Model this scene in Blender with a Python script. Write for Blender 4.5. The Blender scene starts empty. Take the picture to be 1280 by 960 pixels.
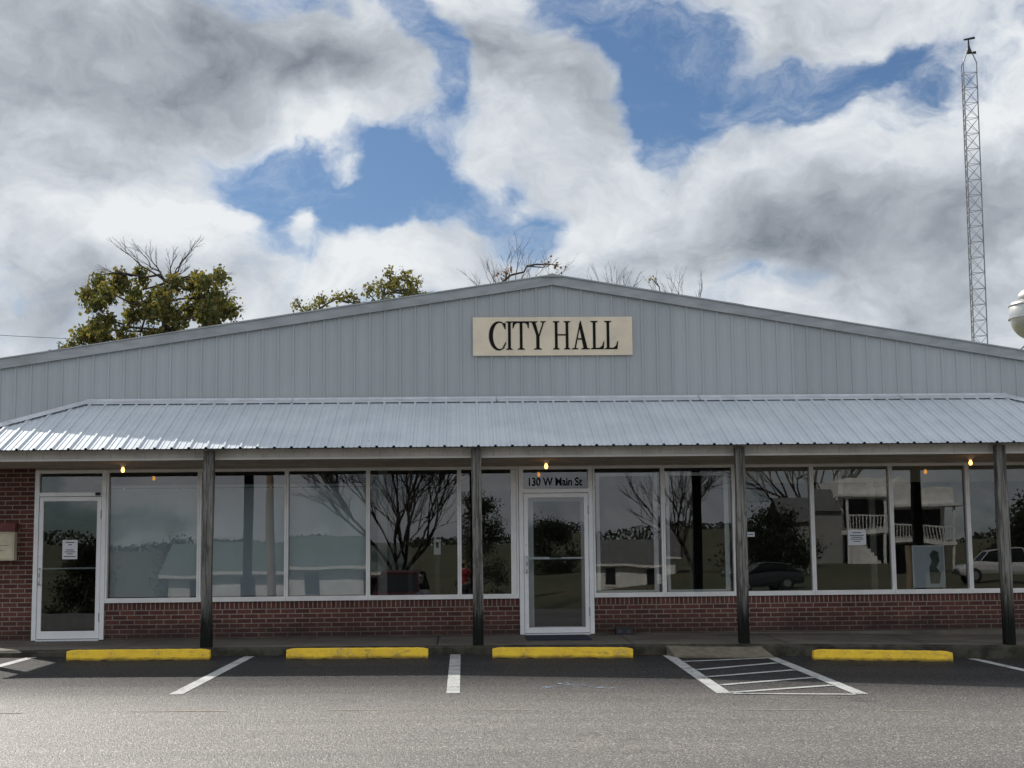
import bpy, bmesh, math, random
from mathutils import Vector, Matrix
random.seed(11)
R = math.radians
scene = bpy.context.scene
col = scene.collection
PI = math.pi

# ---------------------------------------------------------------- helpers
class MB:
    """collects shapes; build() links them as ONE mesh object"""
    def __init__(self): self.v = []; self.f = []
    def add(self, vs, fs):
        o = len(self.v); self.v += [tuple(p) for p in vs]
        self.f += [tuple(i + o for i in f) for f in fs]; return self
    def quad(self, a, b, c, d): return self.add([a, b, c, d], [(0, 1, 2, 3)])
    def box(self, x0, x1, y0, y1, z0, z1):
        return self.add([(x0,y0,z0),(x1,y0,z0),(x1,y1,z0),(x0,y1,z0),(x0,y0,z1),(x1,y0,z1),(x1,y1,z1),(x0,y1,z1)],
                        [(0,3,2,1),(4,5,6,7),(0,1,5,4),(1,2,6,5),(2,3,7,6),(3,0,4,7)])
    def bar(self, p, q, r0, r1=None, n=6):
        r1 = r0 if r1 is None else r1
        p = Vector(p); q = Vector(q); d = (q - p)
        if d.length < 1e-6: return self
        d.normalize(); a = d.orthogonal().normalized(); b = d.cross(a)
        vs = []
        for c, r in ((p, r0), (q, r1)):
            for i in range(n):
                t = 2*PI*i/n; vs.append(c + a*(r*math.cos(t)) + b*(r*math.sin(t)))
        fs = [(i, (i+1) % n, n+(i+1) % n, n+i) for i in range(n)]
        fs += [tuple(range(n-1, -1, -1)), tuple(range(n, 2*n))]
        return self.add(vs, fs)
    def tube(self, pts, rs, n=6):
        for i in range(len(pts)-1): self.bar(pts[i], pts[i+1], rs[i], rs[i+1], n)
        return self
    def lathe(self, prof, c=(0,0,0), n=24, axis='z'):
        vs = []; fs = []
        for (r, h) in prof:
            for i in range(n):
                t = 2*PI*i/n
                if axis == 'z': vs.append((c[0]+r*math.cos(t), c[1]+r*math.sin(t), c[2]+h))
                elif axis == 'x': vs.append((c[0]+h, c[1]+r*math.cos(t), c[2]+r*math.sin(t)))
                else: vs.append((c[0]+r*math.cos(t), c[1]+h, c[2]-r*math.sin(t)))
        m = len(prof)
        for j in range(m-1):
            for i in range(n):
                fs.append((j*n+i, j*n+(i+1) % n, (j+1)*n+(i+1) % n, (j+1)*n+i))
        fs.append(tuple(range(n-1, -1, -1))); fs.append(tuple(range((m-1)*n, m*n)))
        return self.add(vs, fs)
    def prism(self, poly, y0, y1):
        """polygon in (x,z), extruded from y0 (front) to y1"""
        n = len(poly)
        vs = [(x, y0, z) for x, z in poly] + [(x, y1, z) for x, z in poly]
        fs = [tuple(range(n)), tuple(range(2*n-1, n-1, -1))]
        fs += [(i, n+i, n+(i+1) % n, (i+1) % n) for i in range(n)]
        return self.add(vs, fs)
    def build(self, name, mat, parent=None, smooth=False, bevel=0.0, fix=True):
        off = Vector((0, 0, 0))
        p = parent
        while p is not None: off += Vector(p.location); p = p.parent
        me = bpy.data.meshes.new(name)
        me.from_pydata([(x-off.x, y-off.y, z-off.z) for x, y, z in self.v], [], self.f)
        me.update()
        bm = bmesh.new(); bm.from_mesh(me)
        if fix: bmesh.ops.recalc_face_normals(bm, faces=bm.faces)
        if bevel > 0:
            bmesh.ops.bevel(bm, geom=list(bm.edges), offset=bevel, segments=2, affect='EDGES', profile=.6, clamp_overlap=True)
        bm.to_mesh(me); bm.free()
        if smooth:
            for f in me.polygons: f.use_smooth = True
        me.materials.append(mat)
        o = bpy.data.objects.new(name, me); col.objects.link(o)
        if parent: o.parent = parent
        return o

def tag(o, label=None, cat=None, group=None, kind=None):
    if label: o['label'] = label
    if cat: o['category'] = cat
    if group: o['group'] = group
    if kind: o['kind'] = kind
    return o
def empty(name, loc, label, cat, group=None):
    o = bpy.data.objects.new(name, None); o.location = loc; col.objects.link(o)
    return tag(o, label, cat, group)
def copy_tree(o, parent=None):
    c = o.copy(); col.objects.link(c)
    if parent: c.parent = parent
    for ch in list(o.children): copy_tree(ch, c)
    return c

# ---------------------------------------------------------------- materials
class NT:
    def __init__(self, tree): self.t = tree; self.n = tree.nodes; self.l = tree.links
    def node(self, typ, **kw):
        nd = self.n.new(typ)
        for k, v in kw.items():
            if k.startswith('in_'): self.set(nd, k[3:], v)
            else: setattr(nd, k, v)
        return nd
    def set(self, nd, key, v):
        s = nd.inputs[int(key)] if key.isdigit() else nd.inputs[key]
        if hasattr(v, 'is_output'): self.l.new(v, s)
        else: s.default_value = v
    def math(self, op, a, b=0.0, c=None, clamp=False):
        nd = self.n.new('ShaderNodeMath'); nd.operation = op; nd.use_clamp = clamp
        self.set(nd, '0', a); self.set(nd, '1', b)
        if c is not None: self.set(nd, '2', c)
        return nd.outputs[0]
    def vec(self, op, a, b=(0,0,0), out=0):
        nd = self.n.new('ShaderNodeVectorMath'); nd.operation = op
        self.set(nd, '0', a)
        if op == 'SCALE': nd.inputs['Scale'].default_value = b
        else: self.set(nd, '1', b)
        return nd.outputs[out]
    def noise(self, vec, scale, detail=4, rough=.5, out=0, dist=0.0):
        nd = self.n.new('ShaderNodeTexNoise'); nd.inputs['Scale'].default_value = scale
        nd.inputs['Detail'].default_value = detail; nd.inputs['Roughness'].default_value = rough
        nd.inputs['Distortion'].default_value = dist
        if vec is not None: self.l.new(vec, nd.inputs['Vector'])
        return nd.outputs[out]
    def ramp(self, v, a, b, lo=0.0, hi=1.0, smooth=True):
        nd = self.n.new('ShaderNodeMapRange'); nd.interpolation_type = 'SMOOTHSTEP' if smooth else 'LINEAR'
        self.set(nd, '0', v)
        for i, x in enumerate((a, b, lo, hi)): nd.inputs[i+1].default_value = x
        return nd.outputs[0]
    def mix(self, f, a, b, blend='MIX'):
        nd = self.n.new('ShaderNodeMix'); nd.data_type = 'RGBA'; nd.blend_type = blend
        self.set(nd, '0', f)
        for i, x in ((6, a), (7, b)):
            if hasattr(x, 'is_output'): self.l.new(x, nd.inputs[i])
            else: nd.inputs[i].default_value = (*x, 1) if len(x) == 3 else x
        return nd.outputs[2]
    def mapping(self, vec, scale=(1,1,1), rot=(0,0,0), loc=(0,0,0)):
        nd = self.n.new('ShaderNodeMapping'); self.l.new(vec, nd.inputs[0])
        nd.inputs['Scale'].default_value = scale; nd.inputs['Rotation'].default_value = rot; nd.inputs['Location'].default_value = loc
        return nd.outputs[0]

def material(name):
    m = bpy.data.materials.new(name); m.use_nodes = True
    nt = NT(m.node_tree); b = m.node_tree.nodes['Principled BSDF']
    co = nt.node('ShaderNodeTexCoord').outputs['Object']
    return m, nt, b, co
def setc(nt, b, c):
    if hasattr(c, 'is_output'): nt.l.new(c, b.inputs['Base Color'])
    else: b.inputs['Base Color'].default_value = (*c, 1)
def bump(nt, b, h, strength=.3, dist=.01):
    nd = nt.n.new('ShaderNodeBump'); nd.inputs['Strength'].default_value = strength; nd.inputs['Distance'].default_value = dist
    nt.l.new(h, nd.inputs['Height']); nt.l.new(nd.outputs[0], b.inputs['Normal'])

def simple(name, c, rough=.6, metal=0.0, var=.12, scale=6.0, bmp=0.0, spec=.5, stretch=(1,1,1)):
    m, nt, b, co = material(name)
    v = nt.mapping(co, stretch)
    n = nt.noise(v, scale, 6, .6)
    d = tuple(x*(1-var) for x in c); e = tuple(min(1, x*(1+var)) for x in c)
    setc(nt, b, nt.mix(nt.ramp(n, .3, .7), d, e))
    nt.l.new(nt.ramp(nt.noise(v, scale*2.3, 4), .3, .7, max(.05, rough-.08), min(1, rough+.08)), b.inputs['Roughness'])
    b.inputs['Metallic'].default_value = metal; b.inputs['Specular IOR Level'].default_value = spec
    if bmp: bump(nt, b, nt.noise(v, scale*6, 5), bmp, .01)
    return m

M = {}
M['white_metal'] = simple('white_frame_metal', (.80,.78,.76), .4, .1, .07, 3)
M['door_metal'] = simple('door_frame_metal', (.84,.83,.83), .38, .15, .05, 3)
M['trim'] = simple('rake_trim_metal', (.31,.325,.335), .5, .1, .16, 2.2, 0, .4, (1,1,4))
M['roof'] = simple('roof_metal', (.45,.47,.49), .5, .3, .1, 2)
M['flash'] = simple('flashing_metal', (.55,.57,.60), .45, .3, .1, 4)
M['fascia'] = simple('fascia_metal', (.74,.70,.65), .55, .0, .12, 3)
M['fascia_trim'] = simple('fascia_trim_metal', (.86,.83,.78), .5, 0, .05, 3)
M['ceiling'] = simple('porch_ceiling_board', (.46,.39,.31), .8, 0, .2, 3)
M['header'] = simple('header_board', (.42,.37,.32), .7, 0, .2, 4)
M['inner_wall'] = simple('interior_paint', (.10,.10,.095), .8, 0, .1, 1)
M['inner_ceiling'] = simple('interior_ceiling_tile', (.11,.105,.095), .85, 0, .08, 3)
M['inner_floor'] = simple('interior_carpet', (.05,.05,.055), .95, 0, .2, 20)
M['shade'] = simple('roller_shade_fabric', (.54,.57,.59), .85, 0, .05, 1.2)
M['chrome'] = simple('brushed_chrome', (.72,.72,.73), .35, .35, .05, 20)
M['black'] = simple('black_plastic', (.015,.015,.017), .5, 0, .2, 10)
M['mat'] = simple('door_mat_fabric', (.022,.028,.045), .95, 0, .3, 60, .5)
M['paper'] = simple('paper', (.74,.75,.78), .8, 0, .03, 5)
M['ink'] = simple('printed_ink', (.06,.06,.07), .8, 0, .05, 5)
M['letter'] = simple('black_letter_paint', (.008,.007,.007), .7, 0, .1, 5, 0, .15)
M['cream'] = simple('cream_metal', (.62,.54,.38), .55, 0, .12, 5)
M['maroon'] = simple('maroon_hood_paint', (.14,.03,.03), .6, 0, .15, 6)
M['porcelain'] = simple('porcelain', (.7,.66,.58), .3, 0, .05, 5)
M['galv'] = simple('tower_steel', (.22,.22,.23), .55, .5, .2, 9)
M['dark_steel'] = simple('dark_steel', (.03,.028,.03), .6, .3, .2, 9)
M['tank'] = simple('silver_tank_paint', (.50,.50,.485), .36, .7, .12, .35)
M['tank_white'] = simple('white_pedestal_paint', (.6,.63,.65), .5, 0, .1, .4)
M['white_paint_house'] = simple('weathered_white_siding', (.84,.83,.80), .75, 0, .15, 2)
M['grey_siding'] = simple('grey_board_siding', (.33,.33,.31), .8, 0, .25, 3, 0, .3, (6,6,.6))
M['grey_roof'] = simple('grey_shingle_roof', (.17,.17,.17), .85, 0, .2, 4)
M['green_roof'] = simple('pale_green_roof_metal', (.20,.26,.23), .6, .1, .1, 2)
M['dark_open'] = simple('dark_opening', (.02,.02,.022), .3, 0, .2, 2)
M['tyre'] = simple('tyre_rubber', (.02,.02,.02), .85, 0, .2, 10)
M['rim'] = simple('wheel_rim', (.45,.45,.47), .35, .8, .1, 10)
M['car_glass'] = simple('car_glass', (.015,.018,.02), .06, 0, .1, 2)
M['bumper'] = simple('grey_bumper', (.05,.05,.055), .5, 0, .1, 5)
M['red_paint'] = simple('dark_red_car_paint', (.085,.010,.011), .25, .1, .06, 2)
M['white_car'] = simple('white_car_paint', (.62,.62,.62), .25, 0, .04, 2)
M['dark_car'] = simple('dark_grey_car_paint', (.05,.055,.06), .25, .2, .06, 2)
M['lens'] = simple('headlight_lens', (.75,.75,.72), .12, .3, .03, 5)
M['skin'] = simple('skin', (.48,.28,.20), .6, 0, .06, 20)
M['hair'] = simple('blonde_hair', (.36,.24,.11), .6, 0, .2, 40, 0, .4, (1,1,.1))
M['jacket'] = simple('red_jacket_cloth', (.36,.025,.03), .8, 0, .15, 14, .3)
M['trousers'] = simple('dark_trouser_cloth', (.025,.027,.035), .85, 0, .15, 14, .3)
M['pole_wood'] = simple('pole_wood', (.30,.23,.16), .85, 0, .25, 5, .4, .3, (8,8,.5))
M['wire'] = simple('wire_insulation', (.03,.03,.03), .6, 0, .1, 5)
M['bark'] = simple('tree_bark', (.06,.05,.042), .9, 0, .3, 8, .6, .3, (1,1,.3))
M['grey_bark'] = simple('grey_tree_bark', (.075,.068,.06), .9, 0, .3, 8, .6, .3, (1,1,.3))

# siding: painted metal sheets, a little dirt running down, each sheet a slightly different batch
def mk_siding():
    m, nt, b, co = material('painted_metal_siding')
    sx = nt.node('ShaderNodeSeparateXYZ'); nt.l.new(co, sx.inputs[0])
    cell = nt.math('FLOOR', nt.math('DIVIDE', sx.outputs[0], .9144))
    wn = nt.node('ShaderNodeTexWhiteNoise', noise_dimensions='1D'); nt.l.new(cell, wn.inputs['W'])
    batch = nt.ramp(wn.outputs[0], 0, 1, .93, 1.04, False)
    streak = nt.noise(nt.mapping(co, (7, 1, .35)), 1.6, 6, .65)
    cloud = nt.noise(co, .9, 5, .6)
    c = nt.mix(nt.ramp(streak, .55, .95, 0, .6), (.365,.388,.400), (.295,.310,.315))
    c = nt.mix(nt.ramp(cloud, .35, .75, 0, .35), c, (.415,.438,.450))
    scr = nt.noise(nt.mapping(co, (30, 1, .6)), 1.0, 3, .6)
    c = nt.mix(nt.ramp(scr, .73, .8, 0, .35), c, (.16,.15,.14))
    setc(nt, b, nt.vec('MULTIPLY', c, batch))
    b.inputs['Roughness'].default_value = .45
    bump(nt, b, nt.noise(nt.mapping(co, (2.0,1,.8)), 1.2, 3), .12, .02)
    return m
M['siding'] = mk_siding()

def mk_porch_metal():
    m, nt, b, co = material('bare_ribbed_roof_metal')
    cloud = nt.noise(co, 1.3, 6, .6)
    streak = nt.noise(nt.mapping(co, (9, .6, .6)), 1.5, 6, .6)
    c = nt.mix(nt.ramp(cloud, .3, .7), (.505,.545,.585), (.59,.63,.665))
    c = nt.mix(nt.ramp(streak, .6, .9, 0, .22), c, (.56,.585,.62))
    sp = nt.noise(co, 13, 3, .5)
    c = nt.mix(nt.ramp(sp, .735, .76, 0, .8), c, (.10,.085,.07))
    setc(nt, b, c)
    b.inputs['Metallic'].default_value = .15; b.inputs['Roughness'].default_value = .55
    return m
M['porch_metal'] = mk_porch_metal()

def mk_brick(name, bw, rh, offset, soldier=False):
    m, nt, b, co = material(name)
    sx = nt.node('ShaderNodeSeparateXYZ'); nt.l.new(co, sx.inputs[0])
    u = nt.math('ADD', sx.outputs[0], sx.outputs[1])
    cx = nt.node('ShaderNodeCombineXYZ'); nt.l.new(u, cx.inputs[0]); nt.l.new(sx.outputs[2], cx.inputs[1])
    wob = nt.noise(co, 25, 3)
    vec = nt.vec('ADD', cx.outputs[0], nt.vec('SCALE', nt.vec('SUBTRACT', nt.noise(co, 22, 2, .5, 1), (.5,.5,.5)), .004))
    br = nt.node('ShaderNodeTexBrick'); nt.l.new(vec, br.inputs['Vector'])
    br.offset = offset; br.inputs['Scale'].default_value = 1
    br.inputs['Brick Width'].default_value = bw; br.inputs['Row Height'].default_value = rh
    br.inputs['Mortar Size'].default_value = .0068; br.inputs['Mortar Smooth'].default_value = .15; br.inputs['Bias'].default_value = -.1
    br.inputs['Color1'].default_value = (.155,.060,.045,1); br.inputs['Color2'].default_value = (.075,.030,.027,1)
    br.inputs['Mortar'].default_value = (.36,.30,.26,1)
    c = nt.mix(nt.ramp(nt.noise(co, 40, 5, .65), .35, .7, 0, .4), br.outputs[0], (.095,.048,.04))
    c = nt.mix(nt.ramp(nt.noise(co, 1.4, 5, .6), .5, .8, 0, .3), c, (.06,.04,.034))
    grime = nt.math('ADD', sx.outputs[2], nt.math('MULTIPLY', nt.noise(nt.mapping(co, (1.2,1.2,2)), 2.0, 6, .65), -.55))
    c = nt.mix(nt.ramp(grime, -.35, .12, .75, 0), c, (.035,.028,.024))
    tone = nt.noise(co, .55, 5, .6)
    c = nt.vec('MULTIPLY', c, nt.ramp(tone, .3, .7, .78, 1.18))
    setc(nt, b, c); b.inputs['Roughness'].default_value = .88; b.inputs['Specular IOR Level'].default_value = .25
    h = nt.math('SUBTRACT', nt.math('MULTIPLY', nt.noise(co, 90, 4), .25), br.outputs['Fac'])
    bump(nt, b, h, .7, .006)
    return m
M['brick'] = mk_brick('red_brick', .2133, .0677, .5)
M['rowlock'] = mk_brick('red_brick_on_end', .0677, .2, 0)

def mk_concrete():
    m, nt, b, co = material('weathered_concrete')
    n1 = nt.noise(co, 1.2, 7, .65); n2 = nt.noise(co, 35, 5, .6)
    c = nt.mix(nt.ramp(n1, .3, .7), (.095,.079,.062), (.185,.158,.122))
    c = nt.mix(nt.ramp(n2, .35, .7, 0, .5), c, (.12,.11,.095))
    st = nt.noise(nt.mapping(co, (.6, 2.2, 2.2)), 1.1, 6, .7)
    c = nt.mix(nt.ramp(st, .5, .68, 0, .75), c, (.055,.05,.042))
    setc(nt, b, c); b.inputs['Roughness'].default_value = .85
    bump(nt, b, n2, .4, .008)
    return m
M['concrete'] = mk_concrete()

def mk_asphalt():
    """lot asphalt near the building, worn paler and browner by traffic towards the road, sunlit zone also painted lighter"""
    m, nt, b, co = material('worn_sunlit_asphalt')
    vo = nt.node('ShaderNodeTexVoronoi'); vo.inputs['Scale'].default_value = 74; nt.l.new(co, vo.inputs['Vector'])
    sep = nt.node('ShaderNodeSeparateColor'); nt.l.new(vo.outputs['Color'], sep.inputs[0])
    g1 = nt.noise(co, 50, 4, .7); g2 = nt.noise(co, 150, 2, .5)
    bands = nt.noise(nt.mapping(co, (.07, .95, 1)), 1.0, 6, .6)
    big = nt.noise(co, .35, 6, .6)
    pos = nt.node('ShaderNodeSeparateXYZ'); nt.l.new(co, pos.inputs[0])
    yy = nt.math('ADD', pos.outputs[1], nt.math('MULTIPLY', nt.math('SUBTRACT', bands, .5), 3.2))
    f = nt.ramp(yy, -5.0, -9.2)  # paler blend starts near the shadow edge, painting sunlight into the lot colour
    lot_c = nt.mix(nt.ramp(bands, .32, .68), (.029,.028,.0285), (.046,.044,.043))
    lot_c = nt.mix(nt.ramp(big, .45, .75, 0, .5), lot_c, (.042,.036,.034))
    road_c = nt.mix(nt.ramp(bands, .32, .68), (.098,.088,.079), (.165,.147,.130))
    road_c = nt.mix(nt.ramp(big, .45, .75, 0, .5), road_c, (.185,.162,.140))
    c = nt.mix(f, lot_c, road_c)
    k = nt.ramp(sep.outputs[0], .82, .92, 1.0, 2.5)
    k = nt.math('MULTIPLY', k, nt.ramp(sep.outputs[1], .18, .32, .42, 1.0))
    k = nt.math('MULTIPLY', k, nt.ramp(g1, .50, .68, 1.15, .45))
    spots = nt.noise(nt.mapping(co, (1,1,1)), 1.1, 5, .7)
    k = nt.math('MULTIPLY', k, nt.ramp(spots, .60, .74, 1.0, .62))      # old oil drips and damp patches
    setc(nt, b, nt.vec('MULTIPLY', c, k))
    nt.l.new(nt.ramp(g1, .3, .7, .44, .64), b.inputs['Roughness'])
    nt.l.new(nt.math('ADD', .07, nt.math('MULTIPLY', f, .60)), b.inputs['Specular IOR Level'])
    h = nt.math('ADD', nt.math('MULTIPLY', vo.outputs['Distance'], -.6), nt.math('ADD', g1, nt.math('MULTIPLY', g2, .4)))
    bump(nt, b, h, .85, .010)
    return m
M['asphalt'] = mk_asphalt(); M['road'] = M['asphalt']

def mk_paint(name, c1, wear, asph=(.07,.07,.072)):
    m, nt, b, co = material(name)
    n = nt.noise(co, 60, 4, .7); big = nt.noise(co, 3, 4, .6)
    f = nt.ramp(nt.math('ADD', nt.math('MULTIPLY', n, .7), nt.math('MULTIPLY', big, .3)), wear-.05, wear+.05)
    setc(nt, b, nt.mix(f, c1, asph)); b.inputs['Roughness'].default_value = .6
    bump(nt, b, nt.noise(co, 90, 3), .4, .006)
    return m
M['stripe'] = mk_paint('white_line_paint', (.47,.47,.455), .55)
def mk_yellow():
    m, nt, b, co = material('yellow_curb_paint')
    oi_ = nt.node('ShaderNodeObjectInfo')
    v = nt.vec('ADD', co, nt.vec('SCALE', nt.node('ShaderNodeCombineXYZ', in_0=oi_.outputs['Random']).outputs[0], 37.0))
    n = nt.noise(v, 55, 5, .7); big = nt.noise(v, 5, 6, .7); mid = nt.noise(nt.mapping(v, (1,3,3)), 7, 5, .7)
    c = nt.mix(nt.ramp(big, .35, .7), (.92,.60,.05), (.78,.49,.045))
    c = nt.mix(nt.ramp(mid, .54, .68, 0, .7), c, (.40,.29,.07))
    c = nt.mix(nt.ramp(nt.math('ADD', nt.math('MULTIPLY', n, .6), nt.math('MULTIPLY', big, .4)), .575, .615), c, (.30,.27,.22))
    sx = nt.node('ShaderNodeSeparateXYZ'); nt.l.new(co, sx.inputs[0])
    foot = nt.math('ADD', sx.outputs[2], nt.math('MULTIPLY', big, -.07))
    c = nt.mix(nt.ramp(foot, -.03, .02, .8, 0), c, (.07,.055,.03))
    setc(nt, b, c); b.inputs['Roughness'].default_value = .8; b.inputs['Specular IOR Level'].default_value = .25
    bump(nt, b, n, .6, .008)
    return m
M['yellow'] = mk_yellow()
def mk_bluemark():
    m, nt, b, co = material('blue_utility_paint')
    n = nt.noise(nt.mapping(co, (1,1,1)), 11, 5, .75)
    f = nt.ramp(n, .50, .72)
    setc(nt, b, (.26,.36,.50)); b.inputs['Roughness'].default_value = .8
    tr = nt.node('ShaderNodeBsdfTransparent'); mx = nt.node('ShaderNodeMixShader')
    nt.l.new(f, mx.inputs[0]); nt.l.new(tr.outputs[0], mx.inputs[1]); nt.l.new(b.outputs[0], mx.inputs[2])
    nt.l.new(mx.outputs[0], m.node_tree.nodes['Material Output'].inputs[0])
    return m
M['bluemark'] = mk_bluemark()

def mk_post():
    m, nt, b, co = material('weathered_post_wood')
    wv = nt.noise(nt.mapping(co, (22, 22, .9)), 1.5, 7, .65, 0, 1.2)
    kn = nt.noise(nt.mapping(co, (5, 5, 1.6)), 1.6, 4, .6)
    c = nt.mix(nt.ramp(wv, .35, .65), (.065,.063,.056), (.25,.24,.215))
    c = nt.mix(nt.ramp(kn, .56, .68, 0, .65), c, (.065,.055,.045))
    sx = nt.node('ShaderNodeSeparateXYZ'); nt.l.new(co, sx.inputs[0])
    wet = nt.math('ADD', sx.outputs[2], nt.math('MULTIPLY', nt.noise(nt.mapping(co, (14,14,1.3)), 1.6, 7, .7), -1.5)); wet = nt.math('ADD', wet, .3)
    c = nt.mix(nt.ramp(wet, -.30, .42, .97, 0), c, (.008,.009,.008))     # mildew climbing from the damp foot
    setc(nt, b, c); b.inputs['Roughness'].default_value = .9; b.inputs['Specular IOR Level'].default_value = .12
    bump(nt, b, wv, .9, .012)
    return m
M['post'] = mk_post()

def mk_glass():
    m = bpy.data.materials.new('window_glass'); m.use_nodes = True
    nt = NT(m.node_tree); nt.n.remove(nt.n['Principled BSDF'])
    co = nt.node('ShaderNodeTexCoord').outputs['Object']
    bp = nt.node('ShaderNodeBump'); bp.inputs['Strength'].default_value = .05; bp.inputs['Distance'].default_value = .02
    nt.l.new(nt.noise(co, 1.1, 1, .4), bp.inputs['Height'])
    fr = nt.node('ShaderNodeFresnel'); fr.inputs['IOR'].default_value = 1.52
    fac = nt.math('MULTIPLY', fr.outputs[0], 2.0, clamp=True)
    tr = nt.node('ShaderNodeBsdfTransparent'); tr.inputs[0].default_value = (.74,.78,.79,1)
    gl = nt.node('ShaderNodeBsdfGlossy'); gl.inputs['Roughness'].default_value = .0
    gl.inputs[0].default_value = (1,1,1,1); nt.l.new(bp.outputs[0], gl.inputs['Normal'])
    mx = nt.node('ShaderNodeMixShader'); nt.l.new(fac, mx.inputs[0]); nt.l.new(tr.outputs[0], mx.inputs[1]); nt.l.new(gl.outputs[0], mx.inputs[2])
    nt.l.new(mx.outputs[0], nt.n['Material Output'].inputs[0])
    return m
M['glass'] = mk_glass()

def mk_bulb():
    m = bpy.data.materials.new('glowing_bulb'); m.use_nodes = True
    b = m.node_tree.nodes['Principled BSDF']
    b.inputs['Base Color'].default_value = (.8,.6,.3,1)
    b.inputs['Emission Color'].default_value = (1,.42,.09,1); b.inputs['Emission Strength'].default_value = 7.0
    return m
M['bulb'] = mk_bulb()
def mk_headlamp():
    m = bpy.data.materials.new('lit_headlamp'); m.use_nodes = True
    b = m.node_tree.nodes['Principled BSDF']
    b.inputs['Emission Color'].default_value = (1,.85,.6,1); b.inputs['Emission Strength'].default_value = 8
    return m
M['lamp_on'] = mk_headlamp()

def mk_leaf(name, cols):
    m = bpy.data.materials.new(name); m.use_nodes = True
    nt = NT(m.node_tree); b = m.node_tree.nodes['Principled BSDF']
    ge = nt.node('ShaderNodeNewGeometry')
    rp = nt.node('ShaderNodeValToRGB'); rp.color_ramp.interpolation = 'LINEAR'
    e = rp.color_ramp.elements
    for i, c in enumerate(cols):
        x = i/(len(cols)-1)
        el = e[i] if i < 2 else e.new(x)
        el.position = x; el.color = (*c, 1)
    nt.l.new(ge.outputs['Random Per Island'], rp.inputs[0])
    nt.l.new(rp.outputs[0], b.inputs['Base Color']); b.inputs['Roughness'].default_value = .6
    t = nt.node('ShaderNodeBsdfTranslucent'); nt.l.new(nt.mix(1, rp.outputs[0], (1.5,1.45,.8), 'MULTIPLY'), t.inputs[0])
    mx = nt.node('ShaderNodeMixShader'); mx.inputs[0].default_value = .42
    nt.l.new(b.outputs[0], mx.inputs[1]); nt.l.new(t.outputs[0], mx.inputs[2])
    nt.l.new(mx.outputs[0], m.node_tree.nodes['Material Output'].inputs[0])
    return m
M['leaf_olive'] = mk_leaf('autumn_olive_leaves', [(.05,.065,.022),(.085,.10,.028),(.14,.135,.035),(.18,.14,.04),(.06,.078,.022),(.26,.20,.05)])
M['leaf_yellow'] = mk_leaf('yellow_green_leaves', [(.10,.11,.03),(.16,.15,.035),(.09,.10,.035),(.20,.16,.04)])
M['leaf_rust'] = mk_leaf('rust_leaves', [(.13,.05,.03),(.10,.06,.03),(.16,.08,.03)])
M['leaf_dark'] = mk_leaf('dark_evergreen_leaves', [(.020,.030,.014),(.035,.045,.02),(.045,.05,.022)])
M['leaf_litter'] = mk_leaf('fallen_leaf_brown', [(.10,.06,.03),(.16,.11,.06),(.05,.035,.02)])

def mk_ground():
    m, nt, b, co = material('autumn_grass_ground')
    n = nt.noise(co, .05, 6, .6); n2 = nt.noise(co, 3, 6, .7)
    c = nt.mix(nt.ramp(n, .35, .65), (.085,.105,.045), (.14,.125,.07))
    c = nt.mix(nt.ramp(n2, .4, .7, 0, .6), c, (.09,.07,.05))
    setc(nt, b, c); b.inputs['Roughness'].default_value = .95
    bump(nt, b, n2, .5, .05)
    return m
M['ground'] = mk_ground()

# ---------------------------------------------------------------- ground heights
def interp(xs, ys, x):
    if x <= xs[0]: return ys[0]
    for i in range(len(xs)-1):
        if x <= xs[i+1]:
            t = (x-xs[i])/(xs[i+1]-xs[i]); return ys[i]+t*(ys[i+1]-ys[i])
    return ys[-1]
LX = [-60,-7.6,-5,-2.5,0,2.2,4.5,6.4,9,12,60]
LZ = [-.16,-.118,-.134,-.146,-.163,-.192,-.243,-.292,-.345,-.38,-.5]
LY = [-27.5,-22,-8.6,-2.4,30]
LD = [-.43,-.37,-.081,0,0]
def zlot(x, y): return interp(LX, LZ, x)+interp(LY, LD, y)

def sheet(fn, xs, ys, x_off=0):
    mb = MB(); vs = []; fs = []; n = len(xs)
    for y in ys:
        for x in xs: vs.append((x, y, fn(x, y)))
    for j in range(len(ys)-1):
        for i in range(n-1):
            fs.append((j*n+i, j*n+i+1, (j+1)*n+i+1, (j+1)*n+i))
    return mb.add(vs, fs)

# far ground, one sheet to the horizon; falls away beyond the road, climbs to the wooded hill
def sm(a, b, t):
    t = max(0, min(1, (t-a)/(b-a))); return t*t*(3-2*t)
def zground(x, y):
    z = -.75
    d = -y
    if d > 0:
        low = sm(28, 44, d)*(1-sm(70, 120, d))*(1-sm(0, 12, x))
        z -= 1.5*low
        z += .9*sm(30, 90, d)*sm(8, 20, x)
        z += 6.2*sm(110, 340, d)
    return z
gx = [-3000,-1500,-700,-300,-150,-80,-60,-40,-30,-20,-14,-10,-5,0,4,8,12,16,20,26,32,40,60,80,150,300,700,1500,3000]
gy = [-3000,-1500,-700,-400,-340,-300,-250,-200,-160,-130,-110,-95,-80,-70,-60,-52,-46,-40,-35,-30,-27,-20,0,30,80,200,600,1500,3000]
tag(sheet(zground, gx, gy).build('ground', M['ground'], fix=False, smooth=True), kind='structure')

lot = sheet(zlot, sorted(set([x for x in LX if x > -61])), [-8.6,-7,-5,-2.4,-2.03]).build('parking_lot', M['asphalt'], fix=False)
tag(lot, kind='structure')
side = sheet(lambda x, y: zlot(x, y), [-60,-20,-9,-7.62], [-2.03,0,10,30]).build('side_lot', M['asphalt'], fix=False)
tag(side, kind='structure')
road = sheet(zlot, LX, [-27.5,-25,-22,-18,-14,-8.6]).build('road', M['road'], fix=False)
tag(road, kind='structure')
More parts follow.
